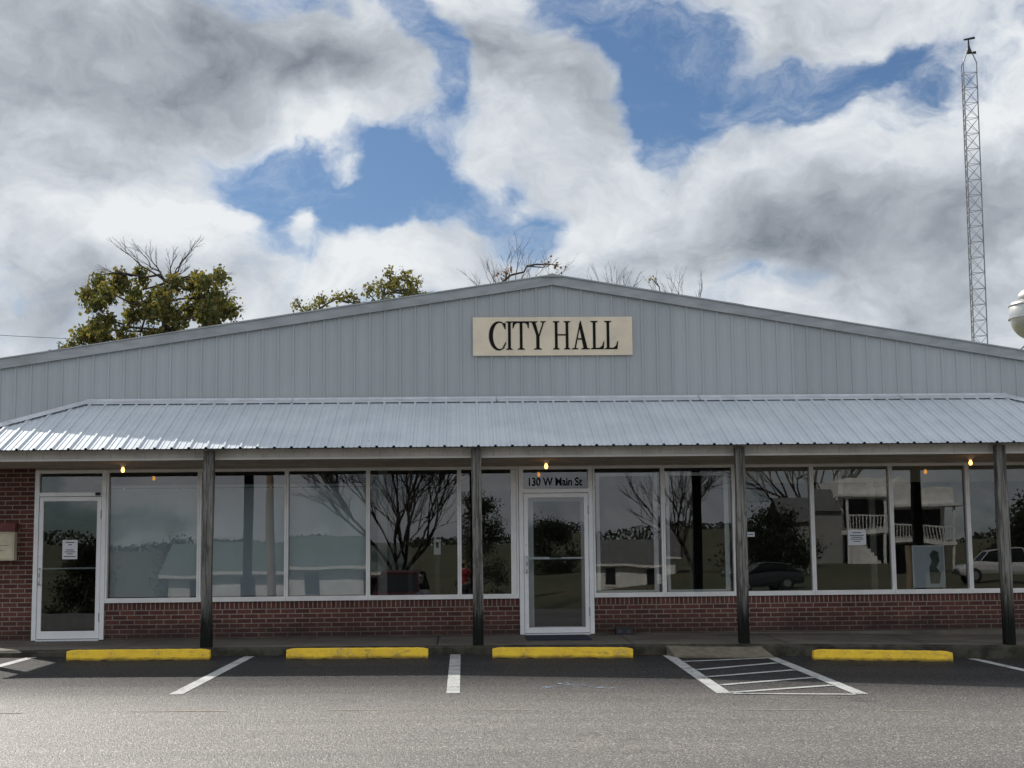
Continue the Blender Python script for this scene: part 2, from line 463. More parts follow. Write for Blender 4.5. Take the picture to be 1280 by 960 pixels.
# sunken seam where the road meets the lot
seam = MB()
for i in range(60):
    x0 = -12+i*.45; x1 = x0+.45
    if random.random() < .3: continue
    w = .012+.014*random.random(); y = -8.6+.02*math.sin(i*1.3)+.01*random.random(); y2 = -8.6+.02*math.sin((i+1)*1.3)
    seam.quad((x0,y-w,zlot(x0,y)+.004),(x1,y2-w,zlot(x1,y2)+.004),(x1,y2+w,zlot(x1,y2)+.004),(x0,y+w,zlot(x0,y)+.004))
seam.build('seam_filler', simple('pale_seam_grit', (.36,.31,.26), .9, 0, .3, 9), lot, fix=False)

# painted stall lines and the hatched aisle, 4 mm above the asphalt
def strip(mb, a, b, w, n=14, lift=.005):
    a = Vector(a); b = Vector(b); d = (b-a).normalized(); s = Vector((-d.y, d.x))*w*.5
    for i in range(n):
        p = a.lerp(b, i/n); q = a.lerp(b, (i+1)/n)
        c = [p-s, q-s, q+s, p+s]
        mb.quad(*[(v.x, v.y, zlot(v.x, v.y)+lift) for v in c])
    return mb
for a, b in (((-5.68,-2.06),(-5.67,-7.1)), ((-2.81,-2.2),(-2.84,-7.12)), ((-.10,-2.06),(-.10,-7.2)), ((6.83,-2.16),(6.86,-7.1)), ((9.4,-2.2),(9.4,-7.1))):
    strip(MB(), a, b, .135).build('stall_line', M['stripe'], lot, fix=False)
hat = MB()
strip(hat, (2.735,-2.12), (2.60,-7.18), .15); strip(hat, (4.07,-2.36), (3.99,-7.12), .15)
for k, (a, b) in enumerate((((2.78,-3.22),(4.0,-2.50)), ((2.77,-4.43),(3.96,-3.28)), ((2.74,-5.35),(3.94,-4.32)), ((2.72,-6.30),(3.93,-5.32)), ((2.69,-7.09),(3.92,-6.22)), ((2.675,-7.20),(3.915,-7.17)))):
    strip(hat, a, b, .10, 14, .0055+.0003*k)
hat.build('hatched_aisle', M['stripe'], lot, fix=False)
bl = MB()
for a, b, w in (((.80,-6.78),(1.12,-6.2),.12), ((.98,-6.1),(1.3,-6.4),.15), ((1.16,-6.05),(1.14,-6.6),.10), ((1.2,-6.45),(1.75,-6.85),.12), ((.72,-6.4),(1.0,-6.75),.09)):
    strip(bl, a, b, w, 6, .0055+.0007*w)
bl.build('utility_mark', M['bluemark'], lot, fix=False)

# sidewalk slab with kerb face
SX = [-7.62,-5.5,-3.44,.2,3.8,7.44,10.6]
def zwalk(x, t):
    a = interp([-7.62,-6,-3,1,4.5,7.6,10.6], [-.03,-.026,-.012,-.012,-.032,-.09,-.13], x)
    b = interp(SX, [-.048,-.036,-.032,-.046,-.07,-.134,-.18], x)
    return a+(b-a)*t
kb = MB(); sw = MB(); xs = [-7.62+i*(18.22/40) for i in range(41)]
for i in range(40):
    x0, x1 = xs[i], xs[i+1]
    for t0, t1 in ((0,.5),(.5,.97)):
        sw.quad((x0,-2*t1,zwalk(x0,t1)),(x1,-2*t1,zwalk(x1,t1)),(x1,-2*t0,zwalk(x1,t0)),(x0,-2*t0,zwalk(x0,t0)))
    j0 = .012*math.sin(i*2.1); j1 = .012*math.sin((i+1)*2.1)
    kb.quad((x0,-2.02-j0,zwalk(x0,1)-.03),(x1,-2.02-j1,zwalk(x1,1)-.03),(x1,-1.94,zwalk(x1,.97)),(x0,-1.94,zwalk(x0,.97)))
    kb.quad((x0,-2.035-j0,-.7),(x1,-2.035-j1,-.7),(x1,-2.02-j1,zwalk(x1,1)-.03),(x0,-2.02-j0,zwalk(x0,1)-.03))
sw.quad((-7.62,-2.02,-.7),(-7.62,0,-.7),(-7.62,0,zwalk(-7.62,0)),(-7.62,-2.02,zwalk(-7.62,1)-.03))
walk = tag(sw.build('sidewalk', M['concrete'], fix=False), kind='structure')
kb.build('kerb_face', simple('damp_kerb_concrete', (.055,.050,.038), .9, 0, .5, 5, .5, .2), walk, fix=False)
jo = MB()
for x in (-4.6,-2.2,-.35,2.3,4.4,6.3,8.4):
    for t0, t1 in ((0,.5),(.5,.97)):
        jo.quad((x-.008,-2*t1,zwalk(x,t1)+.003),(x+.008,-2*t1,zwalk(x,t1)+.003),(x+.008,-2*t0,zwalk(x,t0)+.003),(x-.008,-2*t0,zwalk(x,t0)+.003))
jo.build('expansion_joint', M['black'], walk, fix=False)
rp = MB()
rp.add([(2.72,-1.86,zwalk(2.7,.93)+.006),(3.98,-1.86,zwalk(4,.93)+.006),(4.10,-2.46,zlot(4.1,-2.4)+.016),(2.78,-2.52,zlot(2.7,-2.4)+.016),
        (2.72,-1.86,-.6),(3.98,-1.86,-.6),(4.10,-2.46,-.6),(2.78,-2.52,-.6)],
       [(0,3,2,1),(3,7,6,2),(0,4,7,3),(2,6,5,1)])
tag(rp.build('kerb_ramp', simple('ramp_concrete', (.17,.15,.105), .88, 0, .25, 8, .4)), kind='structure')

# fallen leaves and grit along the kerb
lt = MB()
for i in range(330):
    x = random.uniform(-7, 9); y = -2.06-abs(random.gauss(0, .10))
    if random.random() < .30: x = random.gauss(2.45, .17); y = -2.1-abs(random.gauss(0, .14))
    if random.random() < .15: y = random.uniform(-9, -2.1)
    if 2.7 < x < 4.12 and y > -2.55: continue
    s = random.uniform(.008, .026); a = random.random()*6.3; h = zlot(x, y)+.006
    pts = [(x+s*math.cos(a+k*PI/2)*(1 if k % 2 else .6), y+s*math.sin(a+k*PI/2)*(1 if k % 2 else .6), h+random.uniform(0, .018)) for k in range(4)]
    lt.quad(*pts)
tag(lt.build('leaf_litter', M['leaf_litter'], fix=False), 'scattered brown leaf litter and grit along the kerb', 'leaf litter', kind='stuff')

# ---------------------------------------------------------------- city hall
XL, XR, XC = -7.36, 10.14, 1.39
ZP = 5.36                                   # top of gable trim at the peak
SLL = (5.36-4.125)/(1.39+6.867); SLR = (5.36-4.155)/(8.589-1.39)
def zg(x): return ZP-(SLL*(XC-x) if x < XC else SLR*(x-XC))
hall = empty('city_hall', (1.39,0,0), 'long single storey brick and pale metal city hall with low gable and full width porch', 'building')
DEPTH = 26.0

# brick: left pier, wall under the windows, right pier
def brickbox(x0, x1, z0, z1, name='brick_wall', m='brick', y0=.012, y1=.24):
    return MB().box(x0, x1, y0, y1, z0, z1).build(name, M[m], hall)
brickbox(XL, -6.292, -.012, 2.505)
brickbox(-5.243, .845, -.012, .414); brickbox(1.948, 9.2, -.012, .414)
brickbox(9.2, XR, -.012, 2.505)
brickbox(-5.243, .845, .416, .517, 'rowlock_sill', 'rowlock', .006); brickbox(1.948, 9.2, .416, .517, 'rowlock_sill', 'rowlock', .006)
MB().box(XL+.01, XR-.01, .0, .3, -.75, -.014).build('foundation', M['concrete'], hall)
sw_ = MB(); sw_.box(XL, XL+.2, .24, DEPTH, -.6, 3.9); sw_.box(XR-.2, XR, .24, DEPTH, -.6, 3.8); sw_.box(XL+.2, XR-.2, DEPTH-.2, DEPTH, -.6, 3.8)
sw_.build('rear_wall', M['siding'], hall)
MB().box(-6.29, 9.2, .0, .24, 2.476, 2.56).build('header_board', M['header'], hall)

# ribbed gable siding
PITCH = .2286
def ribs(x0, x1, major=.017, minor=.004):
    """(x, height) break points of a ribbed sheet"""
    pts = [(x0, 0.0)]
    k = math.floor(x0/PITCH)
    while True:
        c = k*PITCH; k += 1
        if c > x1+.1: break
        for dx, h in ((-.021,0),(-.013,major),(.013,major),(.021,0),(.068,0),(.076,minor),(.084,0),(.144,0),(.152,minor),(.160,0)):
            x = c+dx
            if x0 < x < x1: pts.append((x, h))
    pts.append((x1, 0.0)); return pts
gs = MB(); pr = ribs(XL, XR)
for (a, ha), (b, hb) in zip(pr, pr[1:]):
    if a < XC < b:
        hm = ha
        gs.quad((a,-ha,2.5),(XC,-hm,2.5),(XC,-hm,zg(XC)-.03),(a,-ha,zg(a)-.03)); a, ha = XC, hm
    gs.quad((a,-ha,2.5),(b,-hb,2.5),(b,-hb,zg(b)-.03),(a,-ha,zg(a)-.03))
gs.build('gable_siding', M['siding'], hall, fix=False)
MB().prism([(XL,2.56),(XR,2.56),(XR,zg(XR)-.04),(XC,zg(XC)-.04),(XL,zg(XL)-.04)], .004, .2).build('gable_backing', M['inner_wall'], hall)
# rake trim: an L shaped metal strip each side, in lapped lengths
def rake(xa, xb, lift):
    za, zb = zg(xa), zg(xb)
    mb = MB()
    for (y0, y1, h0, h1) in ((-.055-lift, -.03-lift, -.142, 0), (-.07-lift, .25, 0.002, .02+lift)):
        mb.add([(xa,y0,za+h0),(xb,y0,zb+h0),(xb,y1,zb+h0),(xa,y1,za+h0),(xa,y0,za+h1),(xb,y0,zb+h1),(xb,y1,zb+h1),(xa,y1,za+h1)],
               [(0,3,2,1),(4,5,6,7),(0,1,5,4),(1,2,6,5),(2,3,7,6),(3,0,4,7)])
    mb.build('rake_trim', M['trim'], hall)
for xa, xb, l in ((XL-.12,-4.2,0),(-4.22,-1.15,.004),(-1.17,XC,0),(XC,4.3,.004),(4.28,7.5,0),(7.48,XR+.12,.004)): rake(xa, xb, l)
cap = MB(); cap.add([(XC-.17,-.085,zg(XC-.17)+.004),(XC,-.085,ZP+.032),(XC+.17,-.085,zg(XC+.17)+.004),(XC-.17,DEPTH,zg(XC-.17)+.03),(XC,DEPTH,ZP+.075),(XC+.17,DEPTH,zg(XC+.17)+.03)],[(0,1,4,3),(1,2,5,4),(0,2,1)])
cap.build('ridge_cap', M['trim'], hall)
rf = MB()
for xa, xb in ((XL-.1, XC), (XC, XR+.1)):
    za, zb = zg(xa)-.03, zg(xb)-.03
    rf.add([(xa,.0,za),(xb,.0,zb),(xb,DEPTH+.2,zb),(xa,DEPTH+.2,za),(xa,.0,za+.025),(xb,.0,zb+.025),(xb,DEPTH+.2,zb+.025),(xa,DEPTH+.2,za+.025)],
           [(0,3,2,1),(4,5,6,7),(0,1,5,4),(1,2,6,5),(2,3,7,6),(3,0,4,7)])
rf.build('main_roof', M['roof'], hall)

# porch roof: ribbed lean-to, hipped at both ends
EX0, EX1, TX0, TX1 = -7.32, 10.05, -5.50, 8.18
EY, EZ, TZ = -2.13, 2.622, 3.475
up = Vector((0, -EY, TZ-EZ)); nrm = Vector((0, -(TZ-EZ), -EY)).normalized()
def smax(x):
    if x < TX0: return max(0, (x-EX0)/(TX0-EX0))
    if x > TX1: return max(0, (EX1-x)/(EX1-TX1))
    return 1
pm = MB(); pr = ribs(EX0+.001, EX1-.001, .023, .008)
pr2 = []
for a, b in zip(pr, pr[1:]):
    pr2.append(a)
    for k in (TX0, TX1):
        if a[0] < k < b[0]: pr2.append((k, a[1]+(b[1]-a[1])*(k-a[0])/(b[0]-a[0])))
pr2.append(pr[-1])
def pp(x, s, h):
    wob = .004*math.sin(x*7.3)*(1-s)
    v = Vector((x, EY+wob, EZ))+up*s+nrm*h; return (v.x, v.y, v.z)
for (a, ha), (b, hb) in zip(pr2, pr2[1:]):
    pm.quad(pp(a,-.012,ha), pp(b,-.012,hb), pp(b,smax(b),hb), pp(a,smax(a),ha))
proof = pm.build('porch_roof', M['porch_metal'], hall, fix=False)
for (ex, tx, sgn) in ((EX0, TX0, -1), (EX1, TX1, 1)):
    he = MB(); n2 = Vector((sgn*(TZ-EZ), 0, abs(tx-ex))).normalized(); up2 = Vector((tx-ex, 0, TZ-EZ))
    rr = ribs(EY, 0.0, .021, .005)
    for (a, ha), (b, hb) in zip(rr, rr[1:]):
        q = []
        for y, s, h in ((a,-.012,ha),(b,-.012,hb),(b,(b-EY)/-EY,hb),(a,(a-EY)/-EY,ha)):
            v = Vector((ex, y, EZ))+up2*s+n2*h; q.append((v.x, v.y, v.z))
        he.quad(*q)
    he.build('hip_end', M['porch_metal'], proof, fix=False)
    # hip cap
    p0 = Vector((ex, EY, EZ)); p1 = Vector((tx, 0, TZ)); d = (p1-p0)
    w1 = Vector((-sgn*.10, 0, 0)); w2 = Vector((0, .11, 0))
    hc = MB()
    for t0, t1 in ((-.03, .5), (.495, 1.0)):
        a0, a1 = p0+d*t0, p0+d*t1
        hc.quad(a0+w1+nrm*.030, a1+w1+nrm*.030, a1+Vector((0,0,.062)), a0+Vector((0,0,.062)))
        hc.quad(a0+Vector((0,0,.062)), a1+Vector((0,0,.062)), a1+w2+n2*.034, a0+w2+n2*.034)
    hc.build('hip_cap', M['flash'], proof)
fl = MB()
L = 3.05; x = TX0-.08
while x < TX1+.08:
    x1 = min(x+L, TX1+.08)
    fl.quad((x,-.155,TZ-.028),(x1+.02,-.155,TZ-.028),(x1+.02,-.024,TZ+.028),(x,-.024,TZ+.028))
    fl.quad((x,-.024,TZ+.028),(x1+.02,-.024,TZ+.028),(x1+.02,-.0225,TZ+.052),(x,-.0225,TZ+.052))
    fl.quad((x,-.155,TZ-.040),(x1+.02,-.155,TZ-.040),(x1+.02,-.155,TZ-.028),(x,-.155,TZ-.028)); x = x1
fl.build('roof_flashing', M['flash'], proof)
# underside: deck board, fascia of vertical ribbed strips, pale lower trim, ceiling
dk = MB(); o = .035
dk.add([(EX0+.05,EY+.06,EZ-o+.02),(EX1-.05,EY+.06,EZ-o+.02),(TX1,-.01,TZ-o-.02),(TX0,-.01,TZ-o-.02),(EX0+.05,-.01,EZ-o+.02),(EX1-.05,-.01,EZ-o+.02)],[(0,1,2,3),(0,3,4),(1,5,2)])
dk.build('roof_deck', M['dark_open'], proof, fix=False)
FY = -1.76
fa = MB(); fr_ = ribs(EX0+.32, EX1-.32, .012, .0)
for (a, ha), (b, hb) in zip(fr_, fr_[1:]):
    fa.quad((a,FY-ha,2.505),(b,FY-hb,2.505),(b,FY-hb,2.72),(a,FY-ha,2.72))
fa.build('fascia', M['fascia'], proof, fix=False)
for x in (EX0+.32, EX1-.34):
    MB().box(x, x+.02, FY+.002, -.002, 2.505, 2.72).build('fascia', M['fascia'], proof)
pts = [EX0+.31,-3.44,.2,3.8,7.44,EX1-.31]
for a, b in zip(pts, pts[1:]):
    MB().box(a+.002, b-.002, FY-.028, FY-.014, 2.484, 2.512).build('fascia_trim', M['fascia_trim'], proof)
cl = MB()
for (a, b) in ((EX0+.33,-2.0),(-1.99,2.1),(2.11,6.0),(6.01,EX1-.35)):
    for k in range(4):
        y0 = FY+.01+k*.437; cl.box(a, b, y0, y0+.434, 2.50, 2.515)
cl.build('porch_ceiling', M['ceiling'], proof)

# posts (outside the fascia)
def post(x, lean, w=.066):
    zb = zwalk(x, .95)-.02; y = -1.872
    mb = MB(); n = 8; vs = []; fs = []
    for k in range(n+1):
        t = k/n; z = zb+t*(2.595-zb); cx = x+lean*(1-t)+.006*math.sin(t*5+x); ww = w*(1+.05*math.sin(t*7+x*3))*(1.06-.06*t)
        for dx, dy in ((-1,-1),(-.72,-1.05),(.72,-1.05),(1,-1),(1.0,1),(-1.0,1)):
            vs.append((cx+dx*ww, y+dy*ww, z))
    m = 6
    for k in range(n):
        for i in range(m): fs.append((k*m+i, k*m+(i+1) % m, (k+1)*m+(i+1) % m, (k+1)*m+i))
    fs.append(tuple(range(m-1,-1,-1))); fs.append(tuple(range(n*m, n*m+m)))
    mb.add(vs, fs).build('post', M['post'], hall)
for x, l in ((-7.05,0),(-3.435,.0),(.205,0),(3.815,0),(7.445,-.0),(9.85,0)): post(x, l)

# storefront windows: frame ring + sill + pane
def ring(mb, x0, x1, z0, z1, l, r, t, b, y0, y1):
    mb.box(x0, x0+l, y0, y1, z0, z1); mb.box(x1-r, x1, y0, y1, z0, z1)
    if t: mb.box(x0+l, x1-r, y0+.002, y1-.002, z1-t, z1)
    if b: mb.box(x0+l, x1-r, y0+.002, y1-.002, z0, z0+b)
    return mb
def pane(x0, x1, z0, z1, y, parent, name='pane', tilt=.0022):
    t = [random.uniform(-tilt, tilt) for _ in range(3)]
    # a flat sheet, very slightly out of true like real glazing
    def yy(x, z): return y+t[0]*(x-x0)+t[1]*(z-z0)
    return MB().quad((x0,yy(x0,z0),z0),(x1,yy(x1,z0),z0),(x1,yy(x1,z1),z1),(x0,yy(x0,z1),z1)).build(name, M['glass'], parent, fix=False)
wins = [(-5.243,-3.88),(-3.878,-2.60),(-2.598,-1.395),(-1.393,-.042),(-.04,.84),(1.952,3.0),(3.002,4.07),(4.072,5.247),(5.249,6.445),(6.447,7.61),(7.612,8.80),(8.802,9.2)]
for i, (a, b) in enumerate(wins):
    w = ring(MB(), a, b, .586, 2.474, .029, .029 if i != 4 else .03, .042, .002, -.022, .09).build('window', M['white_metal'], hall, bevel=.003)
    MB().box(a, b, -.035, .10, .520, .586).build('sill', M['white_metal'], w, bevel=.003)
    pane(a+.027, b-.027, .584, 2.436, .045, w)
    if i in (5, 6):       # second sash set back inside
        ring(MB(), a+.06, b-.06, .59, 2.37, .05, .07, .05, .03, .12, .16).build('inner_sash', M['white_metal'], w)
    if i == 4:            # blank panel beside the entrance
        MB().box(b-.115, b-.032, .0, .04, .588, 2.43).build('filler_panel', M['white_metal'], w)

# doors
def door(x0, x1, ztop, handle_left, lower, name_bar_z, full):
    z0 = -.008
    fr = MB()
    fr.box(x0, x0+.065, -.03, .11, z0, 2.474); fr.box(x1-.065, x1, -.03, .11, z0, 2.474)
    fr.box(x0+.065, x1-.065, -.028, .108, 2.425, 2.474); fr.box(x0+.065, x1-.065, -.028, .108, ztop, ztop+.06)
    d = fr.build('door', M['door_metal'], hall, bevel=.003)
    MB().box(x0+.066, x1-.066, -.05, .10, z0-.012, z0+.012).build('threshold', M['chrome'], d)
    a, b = x0+.07, x1-.07
    lf = MB(); lf.box(a, a+.062, -.02, .03, z0+.02, ztop-.006); lf.box(b-.062, b, -.02, .03, z0+.02, ztop-.006)
    lf.box(a+.062, b-.062, -.018, .028, ztop-.07, ztop-.006); lf.box(a+.062, b-.062, -.018, .028, z0+.02, z0+lower)
    leaf = lf.build('door_leaf', M['door_metal'], d, bevel=.003)
    pane(a+.06, b-.06, z0+lower-.002, ztop-.068, .008, d, 'door_glass')
    pane(x0+.063, x1-.063, ztop+.058, 2.427, .03, d, 'transom_glass')
    hz = name_bar_z
    hb = MB()
    for z in (hz-.0, hz-.23): hb.bar((a+.032,-.02,z),(a+.032,-.075,z), .011, .011, 8)
    hb.tube([(a+.032,-.075,hz+.012),(a+.036,-.085,hz-.115),(a+.032,-.075,hz-.242)], [.013,.013,.013], 8)
    hb.build('pull_handle', M['chrome'], d, smooth=True)
    pb = MB()
    if full:
        pb.box(a+.05, a+.38, .035, .075, hz-.04, hz-.005); pb.bar((a+.05,.055,hz-.03),(b-.05,.055,hz-.03), .014, .014, 8); pb.box(b-.40, b-.05, .035, .07, hz-.035, hz-.01)
    else:
        pb.bar((a+.05,.045,hz),(b-.05,.045,hz), .013, .013, 8)
    pb.build('push_bar', M['chrome'], d)
    MB().lathe([(.0,-.012),(.017,-.012),(.017,0)], (a+.031,-.02,hz+.17), 12, 'y').build('lock', M['chrome'], d)
    for z in (.25, 1.75):
        MB().box(x1-.074, x1-.066, -.035, -.031, z, z+.13).build('hinge', M['dark_steel'], d)
    return d
d1 = door(-6.29, -5.245, 2.085, True, .13, 1.03, False)
d2 = door(.847, 1.948, 2.075, True, .10, 1.13, True)
for x in (-6.29, -5.33):    # closer arm stub
    pass
MB().box(-5.40, -5.33, -.055, -.031, 2.095, 2.14).build('closer_box', M['dark_steel'], d1)

def text_mesh(body, x0, x1, zb, y, mat, name, parent, cap=None):
    cu = bpy.data.curves.new(name, 'FONT'); cu.body = body; cu.size = 1; cu.extrude = .004; cu.offset = .022
    ob = bpy.data.objects.new(name, cu); col.objects.link(ob)
    dg = bpy.context.evaluated_depsgraph_get(); me = bpy.data.meshes.new_from_object(ob.evaluated_get(dg))
    bpy.data.objects.remove(ob)
    xs = [v.co.x for v in me.vertices]; ys = [v.co.y for v in me.vertices]
    s = (x1-x0)/(max(xs)-min(xs)); sz = s if cap is None else cap/max(ys)
    mb = MB()
    mb.add([(x0+(v.co.x-min(xs))*s, y-v.co.z, zb+v.co.y*sz) for v in me.vertices], [tuple(p.vertices) for p in me.polygons])
    return mb.build(name, mat, parent, fix=False)
t = text_mesh('130 W Main St', 1.0, 1.80, 2.185, .018, M['letter'], 'transom_lettering', d2, .12)

# interior shell
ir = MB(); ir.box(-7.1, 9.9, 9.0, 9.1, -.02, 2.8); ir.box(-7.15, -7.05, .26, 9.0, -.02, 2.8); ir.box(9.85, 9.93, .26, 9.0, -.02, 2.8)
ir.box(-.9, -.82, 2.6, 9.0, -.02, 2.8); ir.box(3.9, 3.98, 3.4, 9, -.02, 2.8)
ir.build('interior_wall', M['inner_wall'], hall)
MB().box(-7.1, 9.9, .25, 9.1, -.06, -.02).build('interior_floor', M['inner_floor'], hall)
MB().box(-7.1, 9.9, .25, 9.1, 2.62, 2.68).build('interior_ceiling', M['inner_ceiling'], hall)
MB().box(4.12, 9.15, .17, .34, 2.20, 2.47).build('window_top_band', simple('tan_band_board', (.42,.36,.28), .8, 0, .12, 3), hall)  # tan band behind the tops of the right-hand windows
ring(MB(), .985, 1.90, -.02, 2.03, .10, .09, .06, .10, .55, .62).build('vestibule_frame', M['door_metal'], hall)
MB().box(-1.30,-1.16, .9, 1.04, -.02, 2.62).build('interior_column', M['header'], hall); MB().box(6.55,6.65, 1.6,1.7, -.02, 2.62).build('interior_column', M['header'], hall)

# ---------------------------------------------------------------- things on the building
# sign with hand cut serif capitals, traced on the board's own grid
sg = empty('city_hall_sign', (1.385,-.03,4.43), 'cream CITY HALL name board with black serif capitals high on the gable', 'sign')
SB = MB().box(.18, 2.59, -.05, -.021, 4.138, 4.724).build('board', simple('cream_sign_paint', (.70,.60,.455), .6, 0, .08, 2.5), sg, bevel=.004)
for x in (.24, 2.53):
    for z in (4.18, 4.68): MB().lathe([(.0,-.004),(.011,-.003),(.011,0)], (x,-.05,z), 10, 'y').build('screw', M['chrome'], sg)
def mp(p): return (.18+(p[0]-143)/914*2.41, 4.724-(p[1]-262)/221*.586)
T, Bt = 286, 449
def serif_stem(x, w, top=True, bot=True, sw=16):
    w *= .84
    out = [[(x-w/2,T+2),(x+w/2,T+2),(x+w/2,Bt-2),(x-w/2,Bt-2)]]
    for on, y, s in ((top, T, 1), (bot, Bt, -1)):
        if on: out.append([(x-w/2-sw,y),(x+w/2+sw,y),(x+w/2+sw,y+s*4),(x+w/2+2,y+s*9),(x-w/2-2,y+s*9),(x-w/2-sw,y+s*4)])
    return out
polys = []
# C
def arc(cx, cy, rx, ry, a0, a1, n): return [(cx+rx*math.cos(R(a0+(a1-a0)*i/n)), cy+ry*math.sin(R(a0+(a1-a0)*i/n))) for i in range(n+1)]
cout = arc(291, 369, 57, 84, -48, -310, 26); cin = arc(297, 369, 39, 75, -56, -303, 26)
for i in range(26): polys.append([cout[i], cout[i+1], cin[i+1], cin[i]])
polys.append([(326,292),(331,292),(331,332),(326,332),(318,312),(312,302),(320,306)])
polys.append([(334,405),(329,405),(321,421),(313,432),(322,432),(330,422)])
polys += serif_stem(352, 19, sw=11)
polys += serif_stem(419, 19, top=False, sw=13)
polys.append([(371,286),(466,286),(463,326),(458,326),(454,305),(443,296),(394,296),(383,305),(375,326),(370,326)])
# Y
polys.append([(480,290),(501,290),(521,366),(521,376),(508,376)]); polys.append([(544,290),(552,290),(524,376),(517,372)])
polys.append([(505,366),(524,366),(524,447),(505,447)])
for a, b, y, s in ((466,514,286,1),(529,561,286,1),(491,538,449,-1)): polys.append([(a,y),(b,y),(b,y+s*4),(b-9,y+s*8),(a+9,y+s*8),(a,y+s*4)])
for x in (620, 682): polys += serif_stem(x, 19, sw=11)
polys.append([(626,361),(676,361),(676,369),(626,369)])
# A
polys.append([(757,285),(762,285),(799,446),(776,446),(752,318),(750,308)]); polys.append([(757,285),(760,303),(731,446),(722,446)])
polys.append([(737,385),(778,385),(780,393),(735,393)])
for a, b in ((708,747),(762,812)): polys.append([(a,449),(b,449),(b,445),(b-9,441),(a+9,441),(a,445)])
for x0 in (838, 917):
    polys += serif_stem(x0, 19, sw=13)
    polys.append([(x0,441),(x0+30,440),(x0+45,428),(x0+53,403),(x0+58,403),(x0+53,449),(x0,449)])
lt_ = MB()
for i, p in enumerate(polys):
    q = [mp(a) for a in p]
    lt_.prism(q, -.0545-.00012*(i % 9), -.0495)
lt_.build('lettering', M['letter'], sg)

# bare bulbs on the porch ceiling
for x, lb in ((-4.79,'lit bare bulb on the porch ceiling near the left glass door'),(1.205,'lit bare bulb on the porch ceiling in front of the street number transom'),(7.335,'lit bare bulb on the porch ceiling beside the rightmost post')):
    e = empty('ceiling_bulb', (x,-1.0,2.50), lb, 'lamp', 'bare bulbs along the porch ceiling')
    MB().lathe([(.055,0),(.058,-.012),(.036,-.03),(.026,-.055),(.0,-.055)], (x,-1.0,2.499), 16).build('lamp_holder', M['porcelain'], e, smooth=True)
    MB().lathe([(.012,-.055),(.016,-.066),(.024,-.084),(.026,-.098),(.021,-.116),(.010,-.125),(.0,-.127)], (x,-1.0,2.499), 16).build('bulb', M['bulb'], e, smooth=True)

# paper notices, on the outside of the glass
def notice(x0, x1, z0, z1, y, label, lines):
    e = empty('paper_notice', ((x0+x1)/2, y, z0), label, 'notice')
    MB().box(x0, x1, y-.003, y, z0, z1).build('sheet', M['paper'], e)
    h = z1-z0; w = x1-x0
    for k, (c, ww) in enumerate(lines):
        z = z1-h*c; MB().box((x0+x1)/2-w*ww/2, (x0+x1)/2+w*ww/2, y-.0042, y-.0031, z-.006, z+.006).build('print_line', M['ink'], e)
notice(-5.875, -5.655, 1.165, 1.447, -.0, 'tall white paper notice taped inside the left glass door', [(.13,.6),(.25,.25),(.52,.5),(.62,.7),(.72,.4),(.86,.8)])
notice(5.78, 6.055, 1.255, 1.483, .035, 'white paper notice taped low on the window between two right posts', [(.2,.5),(.38,.75),(.5,.6),(.62,.7),(.76,.4)])
notice(4.255, 4.375, 1.392, 1.462, .035, 'small white label strip on the window just right of a post', [(.5,.7)])

# notice box at the left edge, bait box, mat
nb = empty('notice_box', (-6.80,0,1.15), 'cream framed notice case with maroon top on the left brick wall', 'notice case')
MB().box(-7.06, -6.535, -.13, .01, 1.155, 1.575).build('case', M['cream'], nb, bevel=.008)
MB().box(-7.08, -6.52, -.17, .01, 1.577, 1.70).build('hood', M['maroon'], nb, bevel=.008)
ring(MB(), -7.06, -6.535, 1.155, 1.575, .03, .03, .03, .03, -.145, -.131).build('frame', simple('tan_case_frame', (.5,.44,.33), .6), nb)
MB().box(-6.94,-6.62,-.1335,-.131,1.37,1.376).build('print_line', M['ink'], nb); MB().box(-6.94,-6.70,-.1335,-.131,1.30,1.306).build('print_line', M['ink'], nb)
bt = empty('bait_box', (2.37,-.08,-.03), 'small black box on the sidewalk against the brick right of the main door', 'box')
MB().box(2.245, 2.50, -.16, -.02, -.03, .09).build('box_body', M['black'], bt, bevel=.012)
MB().box(2.28,2.335,-.163,-.159,.0,.05).build('entry_hole', M['ink'], bt); MB().box(2.41,2.465,-.163,-.159,.0,.05).build('entry_hole', M['ink'], bt)
mt = MB()
mt.box(.90, 1.80, -1.20, -.10, -.038, -.012); tag(mt.build('door_mat', M['mat'], bevel=.006), 'dark blue door mat on the sidewalk at the main glass door', 'mat')

# roller shades in the three left windows
for (a, b), lb in zip(wins[:3], ('drawn grey roller shade behind the wide window nearest the left door','drawn grey roller shade behind the window just right of the leftmost visible post','drawn grey roller shade behind the window next to the bare tree reflection')):
    e = empty('roller_shade', ((a+b)/2,.2,2.3), lb, 'window shade', 'roller shades in the left windows')
    sh = MB(); n = 24
    for i in range(n):
        x0 = a+.03+(b-a-.06)*i/n; x1 = a+.03+(b-a-.06)*(i+1)/n
        y0 = .16+.003*math.sin(i*.9); y1 = .16+.003*math.sin((i+1)*.9)
        sh.quad((x0,y0,.60),(x1,y1,.60),(x1,y1,2.25),(x0,y0,2.25))
    sh.build('fabric', M['shade'], e, smooth=True, fix=False)
    MB().box(a+.03, b-.03, .148, .155, 2.195, 2.205).build('head_rail', M['bumper'], e)
    for f in (.16, .80): MB().box(a+(b-a)*f-.02, a+(b-a)*f+.02, .135, .150, 2.182, 2.206).build('clip', M['paper'], e)

